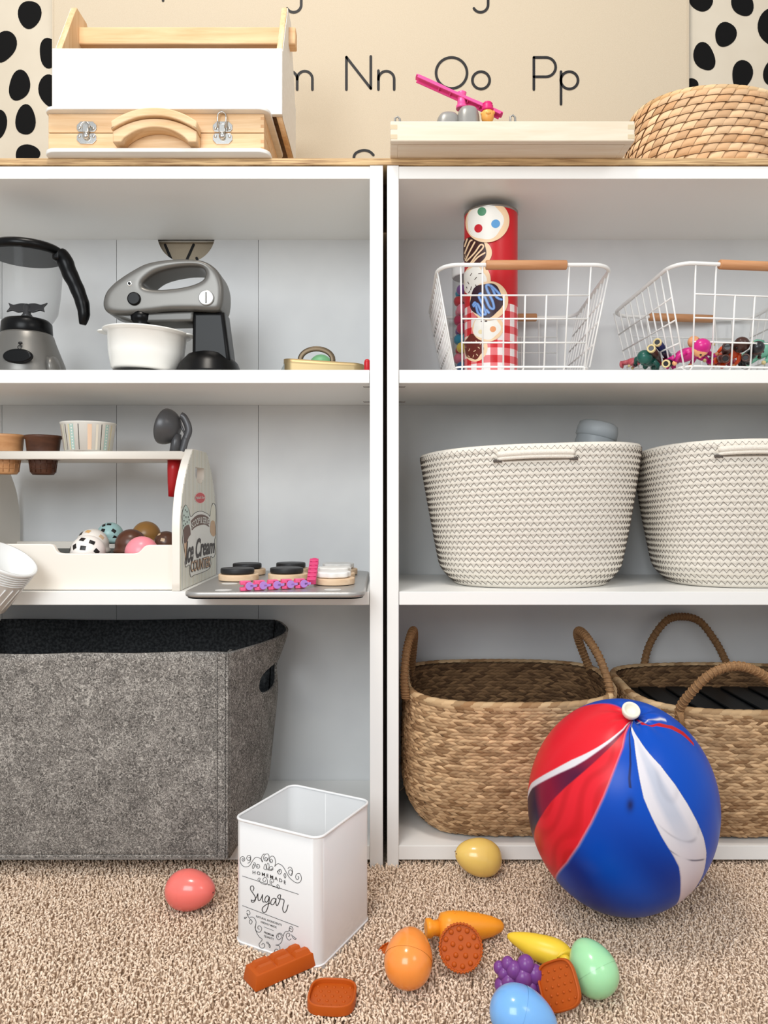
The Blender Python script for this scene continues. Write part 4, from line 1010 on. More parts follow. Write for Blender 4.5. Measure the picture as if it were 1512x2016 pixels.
wb2 = dup(wb1, (0.338, 0.004, 0), math.radians(7.0), 'white wire basket at the right edge full of small plastic toy figures')

# ---- red cookie tube
tc, tr_ = Vector((P(967,0,1.235).x, 0.108, 0)), 0.0432
tzb = z1+0.0068; tzt = P(0, 399, 1.19).z
tt_ = thing('cookie_tube', (tc.x, tc.y, tzb), 'tall red cardboard tube printed with iced cookies and red gingham, in the wire basket', 'tube')
Ht = tzt-tzb
m = MB(); m.lathe([(tr_-0.0012,tzb+0.0003),(tr_-0.0002,tzb+0.0035),(tr_,tzb+0.004),(tr_,tzt-0.004)], 96, XY(tc.x, tc.y, 0), cap1=False)
tb = obj('tube_wall', m, mat('tube_red', (206,24,34), 0.35), tt_)
m = MB(); m.lathe([(tr_,tzt-0.004),(tr_+0.0008,tzt-0.003),(tr_+0.0008,tzt),(tr_-0.001,tzt+0.0008),(tr_-0.002,tzt-0.002),(0.0,tzt-0.002)], 96, XY(tc.x, tc.y, 0), cap0=False, cap1=False); obj('metal_rim', m, mat('tin_rim', (150,146,140), 0.3, metal=0.8), tt_)
m = MB(); m.lathe([(tr_+0.0006,tzb),(tr_+0.0006,tzb+0.004)], 96, XY(tc.x, tc.y, 0), cap1=False); obj('metal_rim', m, mat('dark_rim', (52,44,44), 0.4, metal=0.6), tt_)
ph0 = math.atan2(tc.x, CAMD+tc.y)
def tubef(lift):      # crop-7 pixels (3.6 per photo px) wrapped on the tube
    def f(x, y):
        X = 820+x/3.6; Y = 380+y/3.6; s = (X-967)*1.2/FPX/tr_
        s = max(-0.985, min(0.985, s)) if abs(s) < 1.0 else math.copysign(0.985, s)+(s-math.copysign(1, s))
        a = (math.asin(s) if abs(s) <= 0.985 else math.copysign(math.asin(0.985)+(abs(s)-0.985)*1.2, s))+0.0
        Dn = CAMD+tc.y-tr_*math.cos(a); z = CAMZ-(Y-CY)*Dn/FPX
        z = min(max(z, tzb+0.0042), tzt-0.0041)
        aa = a-ph0; r = tr_+lift
        return Vector((tc.x+r*math.sin(aa), tc.y-r*math.cos(aa), z))
    return f
# gingham: every check a face of its own colour
c_w, c_r, c_m = mat('gingham_white', (240,232,230), 0.4), MATS['tube_red'], mat('gingham_mid', (232,118,122), 0.4)
m = MB(); gz0, gz1 = tzb+0.0042, P(0, 380+770/3.6, 1.19).z; ng = 24; nr = 9
for j in range(nr):
    for i in range(ng):
        tp = (i % 2)+(j % 2); mi = 0 if tp == 0 else (1 if tp == 2 else 2)
        def g(u, v): a = 2*math.pi*(i+u)/ng+0.1; return Vector((tc.x+(tr_+0.00015)*math.sin(a), tc.y-(tr_+0.00015)*math.cos(a), gz0+(gz1-gz0)*(j+v)/nr))
        m.grid(g, 5, 1, mi=mi, smooth=True)
obj('gingham_print', m, [c_w, c_r, c_m], tb)
M_dough = mat('cookie_dough', (245,212,172), 0.45); M_ice = mat('icing_white', (243,240,232), 0.4); M_choc = mat('icing_chocolate', (62,26,22), 0.4); M_choc2 = mat('icing_milk_chocolate', (104,34,24), 0.4)
M_vio = mat('icing_plum', (52,24,40), 0.4)
lay = [0.0003]
def ckobj(fnlist, name='cookie_print'):
    m = MB(); mats = []
    for (kind, pts, mt, w_) in fnlist:
        lay[0] += 0.00006
        if mt not in mats: mats.append(mt)
        if kind == 'b': blob(m, pts, tubef(lay[0]), mats.index(mt), 8)
        elif kind == 's': ribbon(m, pts, w_, tubef(lay[0]), mats.index(mt))
    return obj(name, m, mats, tb)
def wob(cx, cy, rx, ry, n=48, k=7, amp=0.05, ph=0): return [(cx+rx*(1+amp*math.sin(k*a+ph))*math.cos(a), cy+ry*(1+amp*math.sin(k*a+ph))*math.sin(a)) for a in [2*math.pi*q/n for q in range(n)]]
S6 = lambda L_: [(p[0], p[1]) for p in smooth_pts(L_, 6, False)]
# bottom up
ckobj([('b', circ(418,1092,88,48,100), M_dough, 0), ('b', wob(408,1085,70,90,48,6,0.06), M_choc2, 0)]+[('s', [(x,y),(x+dx,y+dy)], M_dough, 5) for x,y,dx,dy in ((390,1050,12,10),(425,1045,8,12),(380,1100,-6,14),(410,1120,12,-8),(440,1090,10,8),(370,1150,10,8),(405,1160,4,-14),(455,1070,8,-12),(430,1140,8,10))])
ckobj([('b', circ(508,955,108,48,98), M_dough, 0), ('b', wob(500,955,94,82,48,5,0.05,1), M_ice, 0), ('b', circ(543,966,21,24), mat('candy_orange', (238,160,104), 0.4), 0), ('b', circ(458,982,16,24), mat('candy_cream', (238,222,178), 0.4), 0), ('s', [(465,908),(500,908)], M_choc, 10)])
ckobj([('b', circ(430,620,98,48,122), M_dough, 0), ('b', wob(415,622,82,104,48,5,0.06,2), M_ice, 0)]+[('s', [(x,y),(x+dx,y+dy)], M_choc, 5) for x,y,dx,dy in ((388,580,10,-16),(418,610,14,-16),(370,625,8,14),(395,660,-4,22),(445,570,18,-2),(360,660,4,8),(425,648,6,14),(385,690,-8,12))])
ckobj([('b', circ(438,425,98,48,95), M_dough, 0), ('b', wob(410,408,88,106,48,5,0.04), M_choc, 0)]+[('s', S6(L_), M_dough, 11) for L_ in ([(350,420),(385,340),(400,330)],[(355,470),(385,410),(420,345)],[(365,475),(420,420),(455,370),(475,368),(475,390),(430,440),(385,500),(372,500)],[(395,505),(440,455),(488,425)],[(350,370),(368,320)])])
ckobj([('b', circ(516,765,128,56,138), M_dough, 0), ('b', wob(498,762,110,122,56,5,0.05,0.5), M_vio, 0)]+[('s', S6(L_), mm, ww) for L_ in ([(410,790),(425,775),(440,840),(462,868)],[(415,800),(440,785),(470,850),(495,858),(480,800),(450,735),(462,712),(490,740),(520,810),(548,822),(540,770),(505,690),(500,655),(530,665),(565,740),(600,760)],[(530,660),(560,690),(585,720)],[(500,830),(515,850)]) for mm, ww in ((mat('icing_blue', (96,140,210), 0.4), 17), (mat('icing_light_blue', (140,178,232), 0.4), 7))])
ckobj([('b', circ(505,205,146,60,148), M_dough, 0), ('b', wob(490,205,120,126,60,5,0.04,2), M_ice, 0), ('b', circ(470,132,29,28,31), mat('candy_green', (78,140,104), 0.4), 0), ('b', circ(447,250,27,28,30), mat('candy_red', (200,24,40), 0.4), 0), ('b', circ(560,224,29,28,30), mat('candy_blue', (92,158,214), 0.4), 0)])

# ---- jar of pompoms
jc = Vector((0.150, 0.180)); jr = 0.0315; jz = z1+0.0068; jt = P(0, 536, 1.285).z
jj = thing('pompom_jar', (jc.x, jc.y, jz), 'clear jar with a white lid, full of coloured pompoms, behind the red tube', 'jar')
m = MB(); m.lathe([(jr-0.002,jz+0.0004),(jr,jz+0.003),(jr,jt-0.006),(jr-0.003,jt)], 48, XY(jc.x, jc.y, 0), cap0=False, cap1=False); obj('jar_glass', m, M_clear, jj)
m = MB(); m.lathe([(jr-0.001,jt-0.003),(jr+0.001,jt-0.001),(jr+0.001,jt+0.014),(jr-0.006,jt+0.020),(0.0,jt+0.020)], 48, XY(jc.x, jc.y, 0), cap1=False); obj('jar_lid', m, MATS['milky_plastic'], jj)
pc = [('pink',(226,120,140)),('magenta',(186,40,84)),('teal',(40,140,170)),('yellow',(222,196,70)),('red',(190,40,50)),('blue',(50,100,150)),('purple',(120,70,140)),('orange',(226,130,70))]
rnd = random.Random(5); seq = [0,5,0,3,2,1,1,0,4,6,7,0]
for lv in range(12):
    for k in range(5):
        a = 2*math.pi*(k+0.5*(lv % 2))/5-1.9; rr = jr-0.0115; zz = jz+0.0105+lv*0.0165
        if zz > jt-0.012: continue
        ci = seq[lv] if k in (0, 4) else (lv+3*k) % 8
        nm, col = pc[ci]; x, y = jc.x+rr*math.cos(a), jc.y+rr*math.sin(a)
        bm = bmesh.new(); bmesh.ops.create_icosphere(bm, subdivisions=3, radius=0.0095)
        V = [Vector((x, y, zz))+v.co*(1+0.06*(rnd.random()-0.5)) for v in bm.verts]; F = [[v.index for v in f_.verts] for f_ in bm.faces]; bm.free()
        m = MB(); m.add(V, F); o = obj('pompom', m, mat('pompom_'+nm, col, 0.95, sheen=0.5)); tag(o, 'small fluffy %s pompom packed inside the clear jar' % nm, 'pompom', 'pompoms in the jar, '+nm)

# ---- small toy figures in the right wire basket
zf = z1+0.0075
def fig(px, py, D): return P(px, py, D)
FM = {}
def fm_(n, c, r=0.35): return mat('fig_'+n, c, r, coat=0.2)
SK = fm_('skin', (240,172,120)); MAG = fm_('magenta', (206,22,130)); BRN = fm_('brown', (74,44,36)); GRN = fm_('green', (24,92,80)); NAV = fm_('navy', (28,40,92)); ORG = fm_('orange', (236,84,34)); CRM = fm_('cream', (226,206,150)); BLKF = fm_('black', (26,26,30)); MNT = fm_('mint', (120,186,160)); RSE = fm_('rose', (214,104,112)); CRI = fm_('crimson', (150,26,50))
def figure(c, rot, bodym, headm, limbm, label, hair=None, s=1.0):
    c = Vector(c); t = thing('plastic_toy_figure', (c.x, c.y, zf), label, 'toy figure', 'toy figures in the right wire basket')
    T = Matrix.Translation(c) @ rot @ Matrix.Scale(s, 4)
    m = MB(); m.lathe([(0.0,-0.014),(0.007,-0.014),(0.010,-0.008),(0.0105,0.0),(0.0085,0.008),(0.005,0.012),(0.0,0.0125)], 20, T, cap0=False, cap1=False, fy=0.8)
    for sx in (-1, 1):
        m.tube([(sx*0.009,0,0.006),(sx*0.015,-0.003,-0.001),(sx*0.015,-0.008,-0.006)], [0.0035,0.003,0.0025], 10, T=T); m.tube([(sx*0.005,0,-0.012),(sx*0.006,-0.001,-0.024)], [0.0045,0.0036], 10, T=T)
        m.ball((sx*0.006,-0.004,-0.026), (0.0042,0.007,0.003), 14, 8, T=T)
    obj('body', m, bodym, t)
    m = MB(); m.ball((0,0,0.020), (0.0098,0.0095,0.0105), 24, 14, T=T); m.ball((0,-0.009,0.018), (0.002,0.002,0.002), 10, 6, T=T)
    hd = obj('head', m, headm, t)
    m = MB()
    for sx in (-1, 1): m.ball((sx*0.004,-0.0085,0.022), 0.0014, 10, 6, T=T)
    obj('eyes', m, BLKF, hd)
    if hair: m = MB(); m.ball((0,0.002,0.0225), (0.0108,0.0100,0.0105), 22, 12, T=T); obj('hair', m, hair, hd)
    m = MB()
    for sx in (-1, 1): m.ball((sx*0.015,-0.010,-0.008), 0.003, 12, 8, T=T)
    obj('hands', m, limbm, t)
Rm = lambda x, y, z: Matrix.Rotation(math.radians(z), 4, 'Z') @ Matrix.Rotation(math.radians(y), 4, 'Y') @ Matrix.Rotation(math.radians(x), 4, 'X')
figure(P(1352, 698, 1.175), Rm(80, 0, 30), MAG, SK, SK, 'plastic toy figure in magenta with a peach face, near the basket front', MAG, 1.25)
figure(P(1380, 688, 1.20), Rm(20, -60, 10), MAG, SK, CRM, 'plastic toy figure in magenta lying with raised pale hand', None, 1.0)
figure(P(1440, 694, 1.20), Rm(70, 35, 0), ORG, BRN, SK, 'orange toy figure with dark brown head, mid basket', BRN, 1.1)
figure(P(1275, 708, 1.22), Rm(90, 20, -30), GRN, GRN, BLKF, 'dark green toy figure lying at the left of the basket', None, 1.2)
figure(P(1478, 698, 1.19), Rm(75, -30, 10), BLKF, BRN, BRN, 'black toy figure with brown head to the right of the orange one', BLKF, 1.0)
figure(P(1500, 690, 1.25), Rm(15, 60, 0), MNT, MNT, CRM, 'mint green toy figure at the right picture edge', None, 1.2)
figure(P(1250, 712, 1.29), Rm(90, 0, 60), RSE, RSE, CRM, 'rose pink toy figure at the far left of the basket', None, 0.85)
figure(P(1310, 712, 1.26), Rm(85, 0, 120), CRI, CRM, CRM, 'crimson toy figure lying under the hollow pegs', CRI, 0.8)
figure(P(1420, 712, 1.27), Rm(85, 0, 200), CRI, SK, SK, 'dark red toy figure lying deep in the basket', BRN, 0.9)
def peg(a, b, r, col, rim, label):
    a, b = Vector(a), Vector(b); t = thing('hollow_toy_peg', ((a.x+b.x)/2, (a.y+b.y)/2, zf), label, 'toy peg', 'hollow pegs in the right wire basket')
    m = MB(); m.tube([a, b], r, 22); 
    obj('peg_body', m, col, t); d_ = (a-b).normalized(); rot = d_.to_track_quat('Z', 'Y').to_matrix().to_4x4()
    m = MB(); m.lathe([(r*0.62,-0.003),(r*0.66,0.0012),(r*0.9,0.0022),(r*1.08,0.0005),(r*1.05,-0.004)], 24, Matrix.Translation(a) @ rot, cap0=False, cap1=False); obj('peg_rim', m, rim, t)
    m = MB(); m.lathe([(0.0,0.0003),(r*0.66,0.0003)], 20, Matrix.Translation(a) @ rot, cap0=False, cap1=False); obj('peg_hollow', m, BLKF, t)
peg(P(1294,674,1.19), P(1318,705,1.27), 0.0062, NAV, CRM, 'navy hollow peg with cream rim, uppermost of the pegs')
peg(P(1282,686,1.18), P(1300,712,1.26), 0.0062, BRN, CRM, 'brown hollow peg with cream rim, left of the navy one')
peg(P(1311,716,1.165), P(1330,712,1.24), 0.0058, BLKF, CRM, 'black hollow peg with cream rim, low by the basket front')
peg(P(1432,683,1.17), P(1428,700,1.24), 0.0072, BRN, BRN, 'brown hollow peg over the orange figure')
peg(P(1428,706,1.165), P(1415,706,1.24), 0.0062, BRN, BRN, 'brown hollow peg below the orange figure')
peg(P(1468,704,1.165), P(1475,708,1.24), 0.0058, BRN, BRN, 'brown hollow peg beside the black figure')
# ================================================================== rope baskets on the right middle shelf
M_rope = add_noise(mat('cotton_rope', (240,234,223), 0.9), (226,218,205), (1,1,1), 500, 2, 0.3, 0.7, 0.5, bdist=0.0008)
M_thread = mat('grey_thread', (98,90,84), 0.8)
def rope_basket(cx, label, seed, hx_, sw=1.0, lean=0.0):
    rnd = random.Random(seed); z0 = Z_S2; cy = 0.128; rows = 24; Hb = P(0, 874, 1.145).z-z0
    RX, RY, BX, BY = 0.178, 0.118, 0.138, 0.096
    t = thing('rope_basket', (cx, cy, z0), label, 'basket', None)
    def shape(a, v):          # v 0..1 up the wall
        k = min(1.0, v/0.16); rx = BX+(RX-BX)*(v**0.8); ry = BY+(RY-BY)*(v**0.8)
        rx *= 0.87+0.13*math.sin(k*math.pi/2); ry *= 0.87+0.13*math.sin(k*math.pi/2)
        e = 2.7; c, s = math.cos(a), math.sin(a); q = (abs(c)**e+abs(s)**e)**(-1/e)
        wob_ = 1+0.006*math.sin(3*a+seed)+0.004*math.sin(5*a+v*4+seed)
        x = cx+rx*q*c*wob_; y = cy+ry*q*s*wob_
        z = z0+0.0006+Hb*v+0.004*v*math.sin(2*a+1.2+seed)-0.006*v*(abs(c)**3)-lean*v*max(0.0, -c)**2*0.012
        return Vector((x, y, z))
    def nrm(a, v):
        e = 1e-3; p = shape(a, v); ta = shape(a+e, v)-p; tv = shape(a, min(v+e, 1))-shape(a, min(v+e, 1)-e) if v+e > 1 else shape(a, v+e)-p
        return ta.cross(tv).normalized()
    # outer surface, one bulge for every coil of rope; then over the rim and down the inside
    NA, sub = 132, 6; V = []; levels = rows*sub
    prof = []
    for j in range(levels+1):
        v = j/levels; fr = (v*rows) % 1.0 if j < levels else 1.0
        prof.append((v, 0.0016*math.sqrt(max(0, 1-(2*fr-1)**2)) if 0 < fr < 1 else 0.0))
    ring = [[(lambda p, n: p+n*b)(shape(2*math.pi*i/NA, v), nrm(2*math.pi*i/NA, v)) for i in range(NA)] for v, b in prof]
    th = 0.0085
    inn = [[(lambda p, n: p-n*(th-0.0016+b*0.9))(shape(2*math.pi*i/NA, v), nrm(2*math.pi*i/NA, v)) for i in range(NA)] for v, b in reversed([(v, -b) for v, b in prof[::2]]) if v > 0.02]
    rim = []
    for k in range(1, 6):
        q = math.pi*k/6
        rim.append([(shape(2*math.pi*i/NA, 1.0)-nrm(2*math.pi*i/NA, 1.0)*(th/2-0.001)*(1-math.cos(q))+Vector((0,0,0.0035*math.sin(q)))) for i in range(NA)])
    R_ = ring+rim+inn; m = MB(); V = [p for r_ in R_ for p in r_]; F = []
    for j in range(len(R_)-1):
        for i in range(NA): i2 = (i+1) % NA; F.append((j*NA+i, j*NA+i2, (j+1)*NA+i2, (j+1)*NA+i))
    F.append(tuple(reversed(range(NA)))); m.add(V, F, 0, True)
    L_ = len(R_)-1; m.add([tuple(p) for p in R_[-1]], [tuple(range(NA))], 0, False)
    w_ = obj('basket_wall', m, M_rope, t)
    # zigzag stitching along every groove
    zz = MB()
    for r in range(1, rows+1):
        v = (r-0.02)/rows; n = 2*int(118*(0.80+0.20*v)); amp = 0.31/rows; pts = []
        for k in range(n):
            a = 2*math.pi*(k+rnd.uniform(-.12, .12))/n; s = 1 if k % 2 else -1
            vv = min(0.998, v+s*amp-(amp if r == rows else 0)); p = shape(a, vv); nn = nrm(a, vv)
            fr = (vv*rows) % 1.0; b = 0.0016*math.sqrt(max(0, 1-(2*fr-1)**2))
            pts.append(p+nn*(b*0.9+0.0003))
        zz.tube(pts, 0.00046, 4, True)
    obj('zigzag_stitching', zz, M_thread, t, )
    # handle slot: raised top rope over a strip coloured as the slit's shade, with wrapped ends
    def am(xw):      # angle whose front point has this x
        lo, hi = -math.pi+0.01, -0.01
        for _ in range(40):
            mid = (lo+hi)/2
            if shape(mid, 0.94).x < xw: lo = mid
            else: hi = mid
        return (lo+hi)/2
    aa, ab = am(hx_[0]), am(hx_[1]); pts = []; slit = []
    for k in range(31):
        q = k/30; a = aa+(ab-aa)*q; p = shape(a, 0.955); n = nrm(a, 0.955); up = math.sin(math.pi*q)**0.5 if 0 < q < 1 else 0
        pts.append(p+n*(0.0005+0.0030*up)+Vector((0,0,0.002*up-0.002))); s = shape(a, 0.905); slit.append(s+nrm(a, 0.905)*0.0033)
    m = MB(); m.tube(pts, 0.0048, 14); m.tube([p+Vector((0,0,-0.0062)) for p in pts], 0.0034, 12); h_ = obj('rope_handle', m, M_rope, t)
    m = MB(); m.tube(slit[2:-2], 0.0008, 6); obj('slit_shade_strip', m, mat('painted_slit_shadow', (120,110,98), 0.95), t)
    for k in (0, -1):
        m = MB(); c = slit[k]; m.box(c.x-0.007, c.x+0.006, c.y-0.0012, c.y+0.002, c.z-0.002, c.z+0.0022, 0.001)
        for j in range(5): m.tube([(c.x-0.006+j*0.0027, c.y-0.0014, c.z-0.003+0.001*(j % 2)), (c.x-0.0045+j*0.0027, c.y-0.0014, c.z+0.003)], 0.0006, 5)
        obj('wrapped_thread', m, M_thread, t)
    return t
rope_basket(0.2395, 'cream rope basket with grey zigzag stitching and a grey bottle poking out', 1, (P(975,0,1.14).x+0.004, P(1138,0,1.14).x-0.006), lean=1.0)
rope_basket(0.6010, 'cream rope basket with grey zigzag stitching cut by the right picture edge', 4, (P(1420,0,1.14).x, P(1562,0,1.14).x))
D = 1.26; c = P(1176, 0, D)
gb = thing('grey_bottle', (c.x, c.y, Z_S2+0.004), 'grey rounded bottle top sticking out of the left rope basket', 'bottle')
T = Matrix.Translation((c.x-0.054, c.y, Z_S2+0.0175)) @ Matrix.Rotation(math.radians(13), 4, 'Y'); Hh = P(0, 836, D).z-Z_S2-0.008
m = MB(); m.lathe([(0.0,0),(0.030,0.0),(0.033,0.004),(0.033,Hh*0.8),(0.0315,Hh-0.026)], 48, T, cap0=False, cap1=False); obj('bottle_body', m, mat('grey_bottle_plastic', (150,156,160), 0.45), gb)
m = MB(); m.lathe([(0.0315,Hh-0.026),(0.0338,Hh-0.024),(0.0335,Hh-0.012),(0.031,Hh-0.003),(0.026,Hh),(0.0,Hh+0.0005)], 48, T, cap0=False, cap1=False); obj('bottle_cap', m, mat('grey_cap', (160,166,170), 0.5), gb)

# ================================================================== seagrass baskets on the bottom right shelf
M_sea = vcol('seagrass', 0.75, 0.25, bump=0.35, bscale=(4,4,4))
M_core = mat('seagrass_core', (92,68,46), 0.9)
M_cord = wood('seagrass_cord', (166,126,84), (120,86,54), (60,60,200), 0.75, 0.3, 0.7, 4)
def seagrass(cx, cy, RX, RY, BX, BY, zf_, zbk, label, seed, e=3.4):
    z0 = Z_S3; t = thing('seagrass_basket', (cx, cy, z0), label, 'basket')
    def shape(a, v, off=0.0):
        v = max(v, 0.0); k = math.sin(min(1.0, v/0.35)*math.pi/2); rx = BX+(RX-BX)*k**0.7; ry = BY+(RY-BY)*k**0.7
        rx *= 1-0.018*max(0, v-0.6)/0.4; c, s = math.cos(a), math.sin(a); q = (abs(c)**e+abs(s)**e)**(-1/e)
        zr = zf_+(zbk-zf_)*(0.5+0.5*s)+0.007*abs(c)**4
        return Vector((cx+(rx*q+off)*c, cy+(ry*q+off)*s, z0+0.0042+(zr-z0-0.0027)*v))
    def S(a, v):
        d = 1e-3; p = shape(a, v); n = (shape(a+d, v)-p).cross(shape(a, v+d)-p).normalized(); return p, n
    m = MB(); NA = 110
    m.grid(lambda u, v: shape(u*2*math.pi, v), NA, 18, True)
    m.grid(lambda u, v: (lambda p, n: p-n*0.007)(*S(u*2*math.pi, v)), NA, 18, True, flip=True)
    m.add([shape(2*math.pi*i/NA, 0.0) for i in range(NA)], [tuple(reversed(range(NA)))], 0, False)
    m.add([shape(2*math.pi*i/NA, 0.012, -0.006) for i in range(NA)], [tuple(range(NA))], 0, False)
    obj('basket_wall', m, M_core, t)
    rnd = random.Random(seed); rows = int(round((zf_-z0)/0.0096)); cells = []; cin = []
    # arc length table so that strands keep one size round the corners
    tab = [0.0]; M_ = 720
    for i in range(M_): tab.append(tab[-1]+(shape(2*math.pi*(i+1)/M_, 0.6)-shape(2*math.pi*i/M_, 0.6)).length)
    Lp = tab[-1]
    def ang(u):
        s = (u % 1.0)*Lp; lo = 0; hi = M_
        while hi-lo > 1:
            mid = (lo+hi)//2
            if tab[mid] <= s: lo = mid
            else: hi = mid
        return 2*math.pi*(lo+(s-tab[lo])/max(1e-9, tab[hi]-tab[lo]))/M_
    n = int(Lp/0.0100)
    for r in range(rows):
        for half in (0, 1):
            for i in range(n):
                u = (i+0.5*half+0.25*(r % 2)+rnd.uniform(-.12, .12))/n; v = (r+0.27+0.48*half)/rows+rnd.uniform(-.002, .002)
                if v < 0.01: continue
                sg = 1 if half else -1
                cells.append((u, min(v, 0.985), (1.35+rnd.uniform(-.2,.25))/n, 0.80/rows, sg*(0.85+rnd.uniform(-.25,.25))/n, 0.0026+rnd.uniform(-.0009, .0010), 0.0014+rnd.uniform(-.0012,.0012)))
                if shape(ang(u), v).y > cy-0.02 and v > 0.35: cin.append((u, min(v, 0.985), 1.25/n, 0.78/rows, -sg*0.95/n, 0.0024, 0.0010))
    def So(u, v): return S(ang(u), v)
    def Si(u, v): p, n_ = S(ang(u), v); return p-n_*0.007, -n_
    V, F, K = pads(So, cells, 4, 3, seed, (216,180,138), (136,102,70), 1.0); npobj('braided_seagrass', V, F, M_sea, t, K)
    V, F, K = pads(Si, cin, 4, 3, seed+9, (138,106,74), (78,55,36), 1.0); npobj('inner_braid', V, F[:, ::-1], M_sea, t, K)  # inner strands coloured darker to carry the shade inside the basket
    fb_ = MB()
    for k in range(150):
        u, v = rnd.random(), rnd.uniform(0.05, 0.95); p, n_ = So(u, v); t_ = Vector((rnd.uniform(-1,1), rnd.uniform(-.5,.5), rnd.uniform(-1,1)))*0.004
        fb_.tube([p+n_*0.0015, p+n_*0.0032+t_*0.6, p+n_*rnd.uniform(0.003, 0.0042)+t_*1.8], 0.00028, 3)
    ff = obj('loose_fibres', fb_, mat('straw_fibre', (206,174,132), 0.8), t); ff['kind'] = 'stuff'
    def R(u, v):
        p, n_ = S(ang(u), 1.0); a = (v-0.5)*math.pi*1.9; nn = (n_*math.cos(a)+Vector((0,0,1))*math.sin(a)).normalized()
        return p-n_*0.0035+nn*0.0058, nn
    n2 = int(Lp/0.0145); cells = []
    for i in range(n2):
        for (v, sg) in ((0.32, -1), (0.68, 1)): cells.append(((i+(0.5 if sg > 0 else 0))/n2, v, 1.5/n2, 0.50, sg*1.1/n2, 0.0024, 0.0010*sg))
    V, F, K = pads(R, cells, 5, 4, seed+3, (214,182,140), (150,114,78), 0.9); npobj('braided_rim', V, F, M_sea, t, K)
    return t, shape
def cord_handle(t, pts, r=0.0060, wraps=46):
    P_ = smooth_pts(pts, 9, False); m = MB(); m.tube(P_, r, 14); h = obj('handle', m, M_cord, t)
    m = MB(); n = len(P_); tot = wraps
    for k in range(tot):
        q = (k+0.5)/tot*(n-1); i = int(q); f_ = q-i; c = P_[i].lerp(P_[min(i+1, n-1)], f_); d = (P_[min(i+1, n-1)]-P_[i]).normalized()
        a = d.orthogonal().normalized(); b = d.cross(a)
        m.tube([c+(a*math.cos(w)+b*math.sin(w))*(r+0.0002)+d*(0.0012*math.sin(w)) for w in [2*math.pi*j/14 for j in range(14)]], 0.00125, 5, True)
    obj('cord_wrapping', m, M_cord, h)
    return h
sa_, shA = seagrass(0.2005, 0.118, 0.1695, 0.122, 0.128, 0.090, P(0,1395,1.128).z, P(0,1306,1.372).z, 'braided seagrass basket with two upright cord handles, empty, on the bottom right shelf', 11)
D = 1.22; zr = lambda y_, D_=D: P(0, y_, D_).z
cord_handle(sa_, [P(799,1375,1.175), P(796,1335,1.18), P(801,1280,1.20), P(812,1243,1.23), P(815,1252,1.27), P(812,1290,1.30), P(808,1330,1.32)])
cord_handle(sa_, [P(1203,1398,1.165), P(1199,1350,1.17), P(1180,1295,1.19), P(1156,1256,1.22), P(1141,1242,1.25), P(1137,1252,1.28), P(1150,1290,1.31), P(1165,1325,1.32)])
sb_, shB = seagrass(0.5770, 0.116, 0.1935, 0.122, 0.150, 0.092, P(0,1410,1.126).z, P(0,1312,1.372).z, 'braided seagrass basket holding a black case, behind the marbled balloon', 23)
cord_handle(sb_, [P(1270,1345,1.366), P(1269,1305,1.366), P(1282,1262,1.366), P(1312,1222,1.366), P(1345,1214,1.366), P(1378,1224,1.366), P(1408,1262,1.366), P(1428,1300,1.366), P(1440,1330,1.366)])
cord_handle(sb_, [P(1342,1440,1.118), P(1338,1398,1.118), P(1362,1362,1.10), P(1402,1325,1.085), P(1450,1311,1.08), P(1498,1326,1.085), P(1536,1362,1.10), P(1556,1398,1.118), P(1560,1440,1.118)])
for k, px in ((0, 1342), (1, 1556)):
    c = P(px, 1412, 1.113); m = MB()
    for j in range(5): m.tube([(c.x-0.007+j*0.002, c.y-0.002, c.z+0.008), (c.x-0.004+j*0.001, c.y-0.0045, c.z-0.004), (c.x-0.003+j*0.002, c.y-0.002, c.z-0.018)], 0.0014, 6)
    obj('handle_binding', m, M_cord, sb_)
bc = thing('black_case', (0.58, 0.125, 0.05), 'black plastic case with ribbed lid lying inside the right seagrass basket', 'case')
M_bc = mat('black_case_plastic', (12,17,20), 0.4, spec=0.2)
zt_ = P(0, 1350, 1.33).z
m = MB(); m.box(0.424, 0.728, 0.030, 0.205, 0.046, zt_-0.018, 0.006); obj('case_body', m, M_bc, bc)
m = MB(); m.box(0.420, 0.732, 0.027, 0.208, zt_-0.0178, zt_-0.004, 0.004); ld = obj('case_lid', m, M_bc, bc)
for k in range(6):
    x = 0.445+k*0.048; m = MB(); m.box(x, x+0.034, 0.040, 0.197, zt_-0.0041, zt_, 0.0018); obj('lid_rib', m, M_bc, ld)
